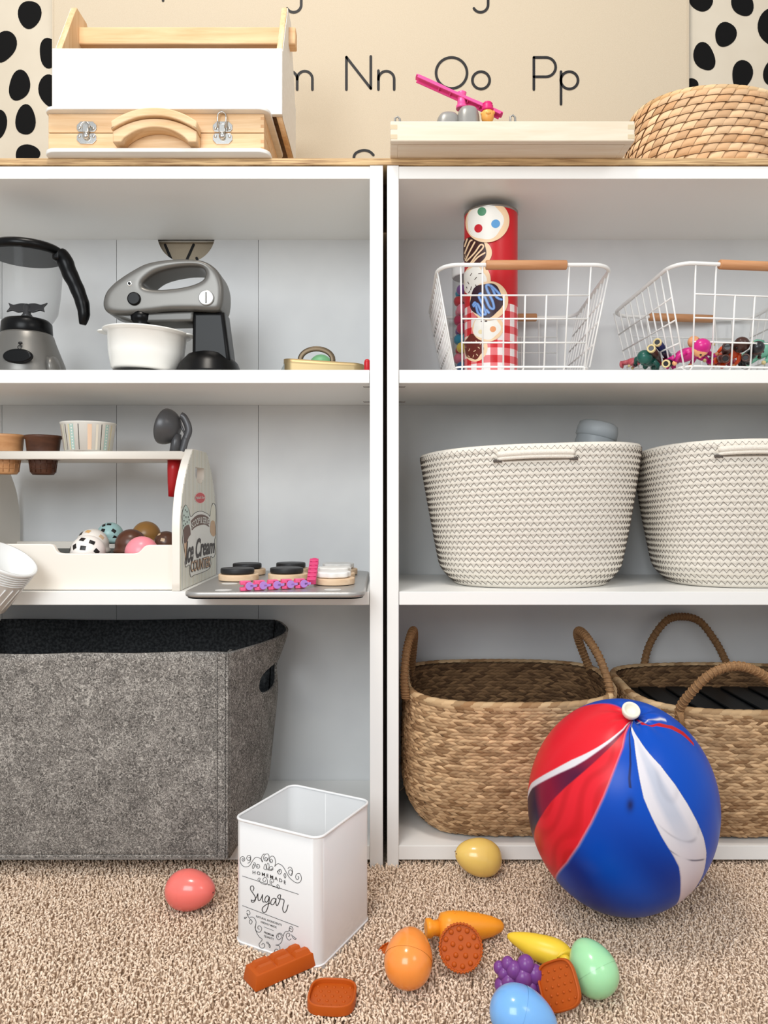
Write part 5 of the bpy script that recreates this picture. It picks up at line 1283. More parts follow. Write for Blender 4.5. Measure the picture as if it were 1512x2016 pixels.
# ================================================================== felt bin at the bottom left
M_felt = mat('grey_felt', (138,132,126), 0.95, spec=0.1)
def felt_nodes():
    n, l, b = nodes_of(M_felt)
    tc = n.new('ShaderNodeTexCoord')
    nz = n.new('ShaderNodeTexNoise'); nz.inputs['Scale'].default_value = 210; nz.inputs['Detail'].default_value = 3; nz.inputs['Roughness'].default_value = 0.7; nz.inputs['Distortion'].default_value = 2.2
    n2 = n.new('ShaderNodeTexNoise'); n2.inputs['Scale'].default_value = 28; n2.inputs['Detail'].default_value = 4
    ad = n.new('ShaderNodeMath'); ad.operation = 'MULTIPLY_ADD'; ad.inputs[1].default_value = 0.18
    cr = n.new('ShaderNodeValToRGB'); e = cr.color_ramp.elements
    e[0].position = 0.43; e[0].color = lin((74,71,68)); e[1].position = 0.76; e[1].color = lin((198,192,184))
    m_ = cr.color_ramp.elements.new(0.585); m_.color = lin((124,119,114))
    l.new(tc.outputs['Object'], nz.inputs['Vector']); l.new(tc.outputs['Object'], n2.inputs['Vector'])
    l.new(n2.outputs['Fac'], ad.inputs[0]); l.new(nz.outputs['Fac'], ad.inputs[2]); l.new(ad.outputs[0], cr.inputs['Fac']); l.new(cr.outputs[0], b.inputs['Base Color'])
    bp = n.new('ShaderNodeBump'); bp.inputs['Strength'].default_value = 0.6; bp.inputs['Distance'].default_value = 0.0015
    l.new(nz.outputs['Fac'], bp.inputs['Height']); l.new(bp.outputs[0], b.inputs['Normal'])
felt_nodes()
M_feltshade = add_noise(mat('shaded_felt', (50,52,54), 0.95, spec=0.1), (82,84,86), (1,1,1), 210, 3, 0.4, 0.65, 0.5)  # same felt, with the shade inside the bin put into its colour
fz0, fz1 = Z_S3+0.0006, P(0, 1285, 1.084).z
FX0, FX1, FY0, FY1 = -0.668, -0.2255, -0.048, 0.250
fb = thing('felt_storage_bin', ((FX0+FX1)/2, 0.1, fz0), 'large open grey felt storage bin with an oval hand hole, on the bottom left shelf', 'storage bin')
Hf = fz1-fz0
def sidex(u, v, sgn):     # u 0 front .. 1 back, v 0 bottom .. 1 top: bowed side panel
    bow = max(0.0, math.sin(math.pi*u**1.35))**0.75
    x = FX1+u*(0.002+0.024*v)+bow*(0.021+0.014*v-0.012*max(0, 1-v/0.12))+0.007*math.exp(-((v-1.0)/0.10)**2)*math.exp(-((u-0.66)/0.22)**2)-0.007*math.exp(-((v-0.77)/0.09)**2)*math.exp(-((u-0.75)/0.2)**2)
    return x if sgn > 0 else FX0-(x-FX1)
def sidep(u, v, sgn):
    y = FY0+0.004+(FY1-FY0-0.008)*u
    z = fz0+0.0015+(Hf-0.0015)*v-0.004*v*math.sin(math.pi*u)*(v**6)
    return Vector((sidex(u, v, sgn), y, z))
def side_panel(sgn):
    # ring grid around the hand hole
    cu_, cv_, ru, rv = 0.56, 0.77, 0.25, 0.072; V = []; F = []; NA, NR = 128, 26
    def bnd(a):
        c, s = math.cos(a), math.sin(a); tt = []
        if c > 1e-9: tt.append((1-cu_)/c)
        if c < -1e-9: tt.append(-cu_/c)
        if s > 1e-9: tt.append((1-cv_)/s)
        if s < -1e-9: tt.append(-cv_/s)
        k = min(tt); return cu_+c*k, cv_+s*k
    corners = [math.atan2(b-cv_, a-cu_) for a, b in ((0,0),(1,0),(1,1),(0,1))]
    angs = sorted([2*math.pi*k/NA-math.pi for k in range(NA)]); 
    for c in corners:
        i = min(range(len(angs)), key=lambda q: abs(angs[q]-c)); angs[i] = c
    for r in range(NR+1):
        q = (r/NR)**1.3
        for a in angs:
            e = 2.6; c, s = math.cos(a), math.sin(a); bu, bv = bnd(a)
            # direction in the hole's own metric
            aa = math.atan2((bv-cv_)/(1-cv_ if bv > cv_ else cv_), (bu-cu_)/(1-cu_ if bu > cu_ else cu_)); kk = (abs(math.cos(aa))**e+abs(math.sin(aa))**e)**(-1/e)
            hu, hv = cu_+ru*kk*math.cos(aa), cv_+rv*kk*math.sin(aa)
            V.append(sidep(hu+(bu-hu)*q, hv+(bv-hv)*q, sgn))
    for r in range(NR):
        for k in range(NA): k2 = (k+1) % NA; F.append((r*NA+k, r*NA+k2, (r+1)*NA+k2, (r+1)*NA+k))
    if sgn < 0: F = [f[::-1] for f in F]
    m = MB(); m.add(V, F, 0, True); o = obj('side_panel', m, [M_feltshade, M_felt], fb)
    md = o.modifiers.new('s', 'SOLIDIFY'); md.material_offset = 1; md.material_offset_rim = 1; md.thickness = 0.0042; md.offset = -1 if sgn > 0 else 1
    return o
side_panel(1); side_panel(-1)
def topz(x, back): return fz1+(0.0008*math.sin(x*40)-(0.0015*math.sin(x*9)) if not back else 0.0010*math.sin(x*9+1))
m = MB()
def frontf(off):
    def f(u, v):
        x = FX0+(FX1-FX0)*u+0.0; y = FY0+0.005*(1-v)**4*1.6-0.0015*math.sin(math.pi*u)*math.sin(math.pi*v)+off
        z = fz0+(topz(x, False)-fz0)*v; 
        if v < 0.06: z += 0.0
        return Vector((x, y, z))
    return f
m.grid(frontf(0), 60, 30); o = obj('front_panel', m, [M_felt, M_feltshade], fb); md = o.modifiers.new('s', 'SOLIDIFY'); md.material_offset = 1; md.thickness = 0.0045; md.offset = -1
def rearx(u, v): a = sidex(1.0, v, -1); return a+(sidex(1.0, v, 1)+0.001-a)*u
m = MB(); m.grid(lambda u, v: Vector((rearx(u, v), FY1-0.004-0.010*(1-v)*u**8, fz0+(topz(u, True)+0.0015-fz0)*v)), 50, 20, flip=True); o = obj('rear_panel', m, M_feltshade, fb); md = o.modifiers.new('s', 'SOLIDIFY'); md.thickness = 0.0045
m = MB(); m.box(FX0+0.004, FX1+0.002, FY0+0.006, FY1-0.008, fz0, fz0+0.005, 0.001); obj('bottom_panel', m, M_felt, fb)
m = MB(); m.box(FX1-0.0135, FX1+0.0035, FY0-0.0028, FY0+0.003, fz0+0.003, fz1+0.0005, 0.0013)
sm = obj('corner_fold', m, M_felt, fb)
m = MB()
for x in (FX1-0.0118, FX1-0.0005):
    z = fz0+0.006
    while z < fz1-0.006: m.tube([(x, FY0-0.0029, z), (x, FY0-0.0032, z+0.0016), (x, FY0-0.0029, z+0.0034)], 0.0005, 4); z += 0.0044
obj('seam_stitching', m, mat('dark_grey_thread', (66,62,60), 0.8), sm)
m = MB(); m.box(FX1-0.002, FX1+0.0028, FY0-0.001, FY0+0.030, fz0+0.003, fz1-0.0005, 0.0013); obj('corner_fold', m, M_felt, fb)

# ================================================================== marbled balloon
bC = Vector((P(1222,0,0.990).x, 0.990-CAMD, 0.1530)); ra, rc = 0.1195, 0.1408
tilt = math.radians(19); axn = Vector((0.022, -math.sin(tilt), math.cos(tilt))).normalized()
e1 = (Vector((1,0,0))-axn*axn.x).normalized(); e2 = axn.cross(e1)
TB = Matrix(((e1.x,e2.x,axn.x,bC.x),(e1.y,e2.y,axn.y,bC.y),(e1.z,e2.z,axn.z,bC.z),(0,0,0,1)))
bl_ = thing('marbled_balloon', (bC.x, bC.y, 0.011), 'big marbled balloon in red, blue and white standing on the carpet', 'balloon')
TBi = TB.inverted(); cam0 = Vector((0, -CAMD, CAMZ))
def hit(X, Y):           # crop pixel (3.6 per photo px) -> (theta, phi) on the balloon
    d = P(1020+X/3.6, 1360+Y/3.6, 1.0)-cam0; o = TBi @ cam0; dd = TBi.to_3x3() @ d
    s = Vector((1/ra, 1/ra, 1/rc)); o = Vector((o.x*s.x, o.y*s.y, o.z*s.z)); dd = Vector((dd.x*s.x, dd.y*s.y, dd.z*s.z))
    a = dd.dot(dd); b = 2*o.dot(dd); c = o.dot(o)-1; q = b*b-4*a*c
    t = (-b-math.sqrt(q))/(2*a) if q > 0 else -b/(2*a)
    p = (o+dd*t).normalized(); return math.acos(max(-1, min(1, p.z))), math.atan2(p.y, p.x)
def curve(L_):
    out = sorted(hit(x, y) for x, y in L_); th = [q[0] for q in out]; ph = np.unwrap([q[1] for q in out]); return np.array(th), np.array(ph)
curves = [curve(L_) for L_ in (
    [(745,262),(640,350),(560,402),(470,450),(380,490),(260,555),(160,610),(95,655)],       # 0 red | white rim
    [(750,268),(640,372),(560,432),(480,488),(400,535),(300,580),(180,640),(100,690)],       # 1 white rim | purple band
    [(755,285),(600,450),(480,560),(340,680),(240,780),(170,880),(120,980)],                 # 2 purple band | red
    [(765,300),(745,400),(700,520),(610,750),(520,940),(430,1100),(350,1220),(270,1340)],    # 3 red | blue
    [(798,250),(822,350),(838,480),(860,620),(890,760),(950,900),(1020,1040),(1100,1170),(1140,1250),(1150,1400),(1110,1550)],   # 4 blue | white streak
    [(806,250),(860,345),(920,430),(1010,530),(1110,660),(1200,800),(1270,930),(1315,1040),(1335,1150),(1310,1300),(1230,1450),(1110,1565)])] # 5 white streak | blue
drip = curve([(790,300),(795,420),(796,520),(788,620),(795,690)])
top_c = [curve(L_) for L_ in ([(880,232),(980,245),(1080,270),(1160,310),(1240,385),(1290,450)],[(900,222),(1000,228),(1090,245),(1170,290),(1240,365)],[(850,205),(930,192),(1010,195),(1070,215)],[(850,190),(930,172),(990,172),(1030,190)])]
def col_at(th, ph, X3):
    n = len(th); lo = ph.min()
    def cv_(c, ref=None):
        t, p = c; v = np.interp(th, t, p)
        if th.max() > t[-1]:
            sl = (p[-1]-p[-3])/(t[-1]-t[-3]+1e-9); sl = max(-0.6, min(0.6, sl)); v = np.where(th > t[-1], p[-1]+sl*(th-t[-1]), v)
        return v
    base = curves[3][1][len(curves[3][1])//2]
    def d(c):       # signed angle from the boundary, wrapped, scaled to metres
        v = cv_(c); a = (ph-v+np.pi) % (2*np.pi)-np.pi; return a
    def sm(x, w=0.012): return np.clip(x/w*0.5+0.5, 0, 1)[:, None]
    sn = np.maximum(np.sin(th), 0.05)
    D_ = [d(c)*sn for c in curves]; E_ = [d(c)*sn for c in top_c]
    nz = X3
    red = np.array(lin((226,34,48))[:3]); redd = np.array(lin((196,24,34))[:3]); blue = np.array(lin((0,74,184))[:3]); nav = np.array(lin((22,22,70))[:3]); wht = np.array(lin((224,220,226))[:3]); lil = np.array(lin((196,196,214))[:3]); pnk = np.array(lin((232,176,190))[:3]); ltb = np.array(lin((110,160,210))[:3]); pur = np.array(lin((64,18,52))[:3])
    C_ = np.tile(blue, (n, 1))
    def mix(c, k): return C_*(1-k)+c*k
    sgn = 1.0
    # red field runs from the top boundary round to curve 3
    inred = sm(-D_[3], 0.010)*sm(D_[3]+1.9*sn*1.0, 0.02)
    C_ = mix(red, inred)
    streak = 0.5+0.5*np.sin(D_[3]*42/(0.4+sn)+nz[:, 0]*9.0+nz[:, 1]*2)
    C_ = mix(redd, inred*(np.clip(streak-0.3, 0, 1)*0.9)[:, None]*sm(D_[2], 0.01))
    C_ = mix(pnk, (np.exp(-((D_[3]+0.008)/0.0055)**2)*(0.4+0.6*np.clip(th-0.8, 0, 1)))[:, None]*0.8)
    C_ = mix(ltb, (np.exp(-((D_[3]-0.007)/0.008)**2)*0.5*np.clip(th-0.5, 0, 1))[:, None])
    C_ = mix(pur, (np.exp(-((D_[3]+0.030+0.01*nz[:, 1])/0.004)**2)*np.clip(th-1.5, 0, 0.6))[:, None])
    band = sm(D_[1], 0.006)*sm(-D_[2], 0.006)
    mott = np.clip(0.5+1.6*nz[:, 0]+1.0*nz[:, 1], 0, 1)[:, None]*np.clip((th-0.35)*1.8, 0.25, 1)[:, None]
    C_ = mix(nav*0.45+pur*0.35, band*(0.70+0.30*mott))
    C_ = mix(np.array(lin((120,60,120))[:3]), (np.exp(-((D_[1]-0.003)/0.004)**2))[:, None]*0.6)
    C_ = mix(wht, sm(D_[0], 0.004)*sm(-D_[1], 0.008))
    # white streak with grey heart and dark veins
    ws = sm(D_[4], 0.003)*sm(-D_[5], 0.003)
    mid = np.clip(1-np.abs(D_[4]+D_[5])/(np.abs(D_[4]-D_[5])+1e-6), 0, 1); C_ = mix(wht*(1-0.35*mid[:, None])+lil*0.35*mid[:, None], ws)
    C_ = mix(np.array(lin((178,186,204))[:3]), ws*(np.clip(mid-0.45, 0, 0.3)/0.3)[:, None]*np.clip(1.6-np.abs(th-0.85)*3.2, 0, 1)[:, None]*0.7)
    C_ = mix(pnk*0.9, ws*(np.clip(th-1.25, 0, 1)*0.45)[:, None])
    vein = np.exp(-((np.sin(nz[:, 0]*9+th*6)+0.2*nz[:, 1])/0.16)**2)*np.clip(np.abs(nz[:, 1])*4, 0, 1)*np.clip((th-1.0)*2, 0.12, 0.85)
    C_ = mix(nav, ws*vein[:, None]*1.0); C_ = mix(nav, (np.exp(-(D_[5]/0.0022)**2)*0.7)[:, None]); C_ = mix(nav, (np.exp(-(D_[4]/0.0018)**2)*0.45)[:, None])
    # dark drips in the blue left of the streak, darker swathes in the blue
    dr_ = d(drip); C_ = mix(nav*0.8, (np.exp(-((dr_+0.010*nz[:, 1])/0.020)**4)*((th > 0.15) & (th < drip[0][-1])))[:, None]*0.85)
    bt, bp = hit(795, 810); C_ = mix(nav*0.8, (np.exp(-(((ph-bp+np.pi) % (2*np.pi)-np.pi)*sn*ra/0.0040)**2-((th-bt)*ra/0.0065)**2))[:, None]*0.9)
    C_ = mix(np.array(lin((0,30,120))[:3]), (sm(D_[3], 0.02)*sm(-D_[4], 0.02)*np.clip(0.5+1.1*nz[:, 0], 0, 1)[:, None]*np.clip(th-0.9, 0, 0.8)[:, None]))
    # slivers over the crown
    if True:
        C_ = mix(redd, sm(E_[0], 0.004)*sm(-E_[1], 0.004)*(th < 0.66)[:, None]); C_ = mix(wht, (np.exp(-(E_[2]/0.022)**2)*((th < 0.34) & (th > 0.10)))[:, None]*0.9)
    C_ = mix(nav, (np.exp(-(th/0.10)**2)*0.6)[:, None]*(1-inred*0.7))
    return np.clip(C_, 0, 1)
NU, NV = 720, 400
i_, j_ = np.meshgrid(np.arange(NU), np.arange(NV+1)); ph = i_.ravel()*2*np.pi/NU; th = np.clip(j_.ravel()*np.pi/NV, 1e-4, np.pi-1e-4)
pin = 1-0.05*np.exp(-(th/0.16)**2)+0.012*np.sin(ph*9)*np.exp(-(th/0.30)**2)*np.clip(th/0.08, 0, 1)
lx, ly, lz = ra*np.sin(th)*np.cos(ph)*pin, ra*np.sin(th)*np.sin(ph)*pin, rc*np.cos(th)*pin
A_ = np.array(TB); Pw = np.stack([lx, ly, lz], 1) @ A_[:3, :3].T+A_[:3, 3]
# the marbling's own turbulence
nz = np.stack([0.5*np.sin(lx*38+3*np.sin(lz*21))+0.5*np.sin(ly*47+2.1*np.sin(lx*33+lz*18)), 0.6*np.sin(lz*60+4*np.sin(lx*25+ly*19))+0.4*np.sin(lx*90+ly*71)], 1)*0.5
K_ = col_at(th, ph, nz)
q = np.arange(NU*NV); jj = q//NU; ii = q % NU; i2 = (ii+1) % NU
F_ = np.stack([jj*NU+ii, (jj+1)*NU+ii, (jj+1)*NU+i2, jj*NU+i2], 1)
M_bal = vcol('balloon_rubber', 0.34, 0.28)
npobj('balloon_skin', Pw, F_, M_bal, bl_, K_)
kc = bC+axn*(rc*0.955)
m = MB(); nd = (Vector((0.02,-0.72,0.72))).normalized(); rot = nd.to_track_quat('Z', 'Y').to_matrix().to_4x4()
kp = P(1243, 1397, kc.y+CAMD-0.012)
m.tube([kc-axn*0.004, kc.lerp(kp, 0.5)+Vector((0,0,0.001)), kp-nd*0.009], [0.007, 0.0035, 0.0045], 20)
mat('balloon_white', (236,232,214), 0.45)
kn = obj('balloon_neck', m, mat('balloon_navy', (30,34,78), 0.45), bl_)
m = MB(); T = Matrix.Translation(kp) @ rot
m.lathe([(0.0,-0.004),(0.005,-0.005),(0.0072,-0.001),(0.0085,0.001),(0.0100,0.0012),(0.0112,-0.0004),(0.0110,-0.004),(0.0095,-0.0085),(0.006,-0.012)], 40, T, cap0=False); obj('rolled_lip', m, MATS['balloon_white'], kn)

# ================================================================== sugar canister
sz0, sz1 = 0.0015, 0.1605
sgx = thing('sugar_canister', (TIN_C[0], TIN_C[1], sz0), 'white square metal sugar canister without lid, printed with black script, on the carpet', 'canister')
M_tin = mat('white_enamel', (236,236,236), 0.30, coat=0.4)
u3 = Vector((_u.x, _u.y, 0)); v3 = Vector((_v.x, _v.y, 0)); F3 = Vector((TIN_F.x, TIN_F.y, 0))
TT = Matrix(((u3.x, v3.x, 0, F3.x), (u3.y, v3.y, 0, F3.y), (0, 0, 1, 0), (0, 0, 0, 1)))
# local x runs from the near corner to the left corner, local y from the near corner to the right corner
def tinring(inset, z, r=0.0125): return [TT @ Vector((p[0], p[1], z)) for p in rrect(inset, TIN_W-inset, inset, TIN_W-inset, r-inset*0.7, 8)]
def tinwall(levels):
    R_ = [tinring(i, z) for i, z in levels]; n = len(R_[0]); V = [p for r_ in R_ for p in r_]
    return V, [(j*n+i, j*n+(i+1) % n, (j+1)*n+(i+1) % n, (j+1)*n+i) for j in range(len(R_)-1) for i in range(n)], n
m = MB(); V, F, n = tinwall([(0.0008,sz0),(0.0,sz0+0.003),(0.0,sz1-0.003),(0.0012,sz1-0.0015),(0.0012,sz0+0.002)]); m.add(V, F[::1], 0, True)
m.add(tinring(0.001, sz0+0.0005), [tuple(reversed(range(n)))], 0, False); m.add(tinring(0.0012, sz0+0.0022), [tuple(range(n))], 0, False)
cw = obj('canister_wall', m, M_tin, sgx, sharp=40)
m = MB(); m.tube(tinring(0.0002, sz1-0.0008), 0.0017, 10, True); obj('rolled_rim', m, M_tin, cw)
m = MB(); m.tube(tinring(-0.0002, sz0+0.0085), 0.0011, 8, True); obj('base_bead', m, M_tin, cw)
m = MB(); m.tube([TT @ Vector((TIN_W*0.55, TIN_W-0.0016, sz0+0.004)), TT @ Vector((TIN_W*0.55, TIN_W-0.0016, sz1-0.003))], 0.0006, 6); obj('inner_seam', m, M_tin, cw)
def face(X, Y):        # crop-5 pixels of the printed face -> the face itself
    a = (X-140)/745; t_ = (Y-392-0.285*(X-140))/1150
    return TT @ Vector((TIN_W*(1-a), -0.0003, sz1-(sz1-sz0)*t_))
M_pr = mat('tin_print', (38,36,36), 0.5)
def line(name, L_, w_=4.5, par=None):
    m = MB()
    for pts in L_: ribbon(m, pts, w_, face)
    return obj(name, m, M_pr, cw)
def spiral(cx, cy, r, a0, turns, n=30, dirn=1, tail=()):
    out = list(tail)
    for k in range(n+1):
        q = k/n; a = math.radians(a0)+dirn*turns*2*math.pi*q; rr = r*(1-0.72*q); out.append((cx+rr*math.cos(a), cy+rr*math.sin(a)))
    return out
def sp(L_): return [(p[0], p[1]) for p in smooth_pts(L_, 6, False)]
line('printed_rule', [[(222,912),(714,1070)]], 4); line('printed_rule', [[(222,1174),(714,1346)]], 4); line('printed_rule', [[(415,1356),(502,1386)]], 3)
line('printed_flourish', [
    sp([(232,772),(222,762),(232,750),(243,765),(238,782),(215,785),(200,765),(210,742),(222,742)])[:1]+sp([(235,765),(226,757),(218,768),(228,782),(243,772),(240,750),(220,740),(201,758),(207,800),(240,830),(285,822),(320,770),(350,748),(390,765),(405,790)]),
    sp([(278,752),(290,748),(294,764),(280,776),(262,762),(266,738),(286,730),(298,748),(292,785),(270,800)]),
    sp([(362,830),(352,822),(356,810),(372,815),(378,835),(362,845),(345,828),(338,800),(325,795)]), sp([(325,805),(312,830),(318,848),(330,830),(325,805)]),
    sp([(430,768),(424,760),(434,750),(446,762),(440,780),(422,778),(412,755),(424,728),(450,722),(462,750),(440,785)]),
    sp([(478,790),(470,780),(480,766),(492,780),(486,796),(468,790),(464,765),(482,742),(506,750),(518,790),(512,830)]),
    sp([(400,790),(392,760),(405,730),(420,720)]),
    sp([(510,830),(540,808),(580,830),(610,880),(640,930),(690,970),(725,968),(740,935),(725,895),(700,898),(690,925),(705,945),(718,930),(710,915)]),
    sp([(655,900),(662,880),(648,862),(632,872),(634,895),(655,910),(664,880),(658,850),(640,838),(625,850)]),
    sp([(548,880),(556,872),(550,862),(540,870),(540,890),(556,898),(570,880),(562,858),(545,862),(532,880)]),
    sp([(600,890),(590,905),(600,932),(608,915),(600,890)])], 4.2)
line('printed_flourish', [sp([(438,858),(415,850),(420,822),(430,810),(440,858)]), sp([(448,860),(440,830),(450,800),(462,822),(455,862)]), sp([(460,862),(468,835),(486,830),(495,848),(470,868)]), sp([(462,864),(488,850),(496,858),(478,866)])], 3.6)
line('printed_flourish', [sp([(360,945),(370,930),(382,935),(378,950),(368,948)]), sp([(372,955),(400,980),(440,985),(446,950),(430,925),(410,935),(408,955),(425,962),(432,948)]), sp([(456,992),(470,985),(468,955),(480,938),(500,945),(500,965),(488,968),(484,958)]),
    sp([(478,962),(490,1000),(520,1010),(548,1022),(550,1000),(536,988),(528,1000),(538,1008)])], 3.8)
line('printed_flourish', [sp([(262,1225),(268,1215),(285,1222),(290,1245),(275,1255),(262,1240),(268,1260),(290,1290),(310,1310),(300,1335),(285,1325),(286,1305),(300,1295)]), sp([(262,1275),(240,1278),(245,1290),(262,1275)]),
    sp([(290,1275),(320,1275),(345,1310),(340,1380),(370,1440),(400,1465),(385,1490),(372,1510),(385,1540),(412,1540),(424,1518),(410,1500),(396,1512)]),
    sp([(375,1380),(362,1370),(366,1350),(385,1352),(396,1375),(380,1402),(352,1398),(336,1365),(345,1340)])], 4)
line('printed_flourish', [sp([(655,1370),(648,1360),(636,1366),(640,1382),(660,1390),(668,1365),(655,1345),(640,1350),(632,1385),(600,1395),(580,1440),(570,1480),(545,1505),(520,1510),(550,1515),(556,1550),(548,1582),(525,1588),(508,1568),(518,1545),(536,1548),(538,1565)]),
    sp([(628,1430),(640,1425),(640,1410),(625,1402),(610,1418),(615,1445),(635,1462),(652,1450)]), sp([(652,1415),(672,1430),(695,1448),(680,1452),(660,1430)]),
    sp([(545,1440),(540,1425),(552,1412),(566,1425),(564,1450),(542,1462),(526,1440),(535,1415),(560,1405),(585,1430)]),
    sp([(460,1505),(452,1490),(440,1486),(445,1500),(460,1505),(462,1525),(468,1535),(472,1520),(462,1505)])], 4)
line('sugar_script', [sp([(318,1042),(326,1020),(318,1002),(298,1004),(296,1030),(315,1060),(335,1090),(340,1120),(322,1142),(304,1138),(303,1122)]),
    sp([(303,1125),(330,1125),(350,1095),(362,1068),(362,1095),(366,1125),(382,1122),(396,1095),(404,1075),(402,1105),(406,1135),(420,1140)]),
    sp([(462,1100),(448,1085),(430,1098),(424,1125),(436,1142),(452,1128),(464,1095),(460,1140),(448,1190),(432,1224),(412,1230),(400,1210),(408,1185),(440,1160),(470,1148)]),
    sp([(522,1120),(508,1105),(488,1115),(476,1140),(482,1162),(500,1158),(518,1128),(524,1108),(520,1140),(528,1168),(540,1160)]),
    sp([(540,1160),(552,1130),(560,1095),(562,1078),(548,1076),(536,1092),(548,1110),(572,1112),(592,1122),(586,1160),(580,1195),(588,1222),(602,1224),(616,1200),(626,1162)])], 6.5)
def tinfont(s, cx, cy, size, bold=0.0, arcb=0.0, name='printed_lettering', sp_=1.0):
    tmp = MB(); text_mesh(tmp, s, size, lambda x, y: Vector((x, y, 0)), 0, 0, bold); m = MB()
    V = [face(cx+x*sp_, cy-y+0.32*x*sp_+arcb*((x*sp_)/130)**2) for (x, y, _) in tmp.V]; m.add(V, tmp.F, 0, False); return obj(name, m, M_pr, cw)
tinfont('H O M E M A D E', 460, 915, 42, 0.6, 10, sp_=0.94)
tinfont('NATURAL INGREDIENTS', 458, 1301, 24, 0.2, sp_=0.86); tinfont('FRESHLY MADE', 457, 1336, 24, 0.2, sp_=0.86)
tinfont('PREMIUM', 459, 1417, 25, 0.3, sp_=0.84); tinfont('QUALITY', 460, 1448, 25, 0.3, sp_=0.84)

# ================================================================== eggs and toy food on the carpet
def egg(px, py, D, a, b, axis, col, name, label, trans=0.0, hole=None):
    c = P(px, py, D); axis = Vector(axis).normalized(); rot = axis.to_track_quat('Z', 'Y').to_matrix().to_4x4()
    T = Matrix.Translation(c) @ rot; prof = []; N = 40
    for k in range(N+1):
        q = math.pi*k/N; z = -b*math.cos(q); r = a*math.sin(q)*(1-0.16*math.cos(math.pi-q)); prof.append((max(r, 0.0), z))
    zmin = min((T @ Vector((r*math.cos(w), r*math.sin(w), z))).z for r, z in prof for w in [0.4*i for i in range(16)])
    t = thing('plastic_egg', (c.x, c.y, zmin), label, 'plastic egg', 'hollow plastic eggs on the carpet')
    mt = mat(name, col, 0.22, coat=0.3, sss=0.25)
    h = N//2-2
    m = MB(); m.lathe(prof[:h+1], 48, T, cap0=False, cap1=False); obj('egg_half', m, mt, t)
    m = MB(); p2 = [(prof[h][0]+0.0003, prof[h][1])]+[(r+0.0003, z) for r, z in prof[h+1:]]; m.lathe(p2, 48, T, cap0=False, cap1=False); o = obj('egg_half', m, mt, t)
    m = MB()
    for s in (-0.0035, 0.0035):
        p = T @ (Vector((s, 0, b*0.985))); m.ball(p, 0.0011, 10, 6)
    obj('air_hole', m, mat('egg_hole', (90,40,30), 0.6), o)
    return zmin
_e = (egg(375,1752,1.005,0.0252,0.0345,(0.97,-0.22,0.06),(246,122,112),'egg_coral','coral pink plastic egg on the carpet in front of the felt bin'),
 egg(942,1687,1.092,0.0255,0.0345,(-0.93,-0.1,0.22),(244,206,112),'egg_yellow','yellow plastic egg against the bottom edge of the right bookcase'),
 egg(805,1884,0.848,0.0265,0.0330,(0.16,0.86,0.42),(250,150,66),'egg_orange','bright orange plastic egg standing on end on the carpet'),
 egg(1167,1905,0.830,0.0248,0.0300,(-0.38,0.62,0.68),(168,226,172),'egg_green','pale mint green plastic egg at the right end of the toy food'),
 egg(1031,2001,0.765,0.0262,0.0350,(0.86,-0.10,-0.34),(124,182,240),'egg_blue','sky blue plastic egg cut by the bottom picture edge'))
M_och = mat('caramel_plastic', (186,84,20), 0.45, spec=0.3)
def ground(px, py, z): D = (CAMZ-z)*FPX/(py-CY); return P(px, py, D)
# chocolate bar
A = ground(497, 1940, 0.012); B = ground(602, 1895, 0.012); d = (B-A); d.z = 0; ang = math.atan2(d.y, d.x)
c = (A+B)/2+Vector((0,0.006,0)); Lc, Wc = 0.080, 0.031
cb = thing('toy_chocolate_bar', (c.x, c.y, 0.008), 'brown toy chocolate bar of six blocks in front of the sugar canister', 'toy chocolate bar')
T = Matrix.Translation((c.x, c.y, 0.010)) @ Matrix.Rotation(ang, 4, 'Z')
m = MB(); V = []
for (sx, sy, z) in ((1,1,0),(1,1,0.016)): 
    k = 1.0 if z == 0 else 0.86
    for (a, b) in ((-1,-1),(1,-1),(1,1),(-1,1)): V.append((a*Lc/2*(1 if z == 0 else 0.93), b*Wc/2*k, z))
bm = bmesh.new(); vs = [bm.verts.new(v) for v in V]
for f_ in ((3,2,1,0),(4,5,6,7),(0,1,5,4),(1,2,6,5),(2,3,7,6),(3,0,4,7)): bm.faces.new([vs[i] for i in f_])
bmesh.ops.bevel(bm, geom=bm.edges[:], offset=0.0012, segments=2, profile=0.5, affect='EDGES')
bm.verts.index_update(); m.add([v.co.copy() for v in bm.verts], [[v.index for v in f_.verts] for f_ in bm.faces], 0, True, T); bm.free()
bar = obj('bar_body', m, M_och, cb, sharp=35)
for i in range(3):
    for j in range(2):
        x = -Lc*0.93/2+0.004+i*0.0232; y = -Wc*0.86/2+0.0022+j*0.0118; m = MB()
        V = [(x,y,0.0158),(x+0.0212,y,0.0158),(x+0.0212,y+0.0106,0.0158),(x,y+0.0106,0.0158),(x+0.003,y+0.0028,0.0204),(x+0.0182,y+0.0028,0.0204),(x+0.0182,y+0.0078,0.0204),(x+0.003,y+0.0078,0.0204)]
        m.add(V, [(4,5,6,7),(0,1,5,4),(1,2,6,5),(2,3,7,6),(3,0,4,7)], 0, False, T); obj('chocolate_block', m, M_och, bar)
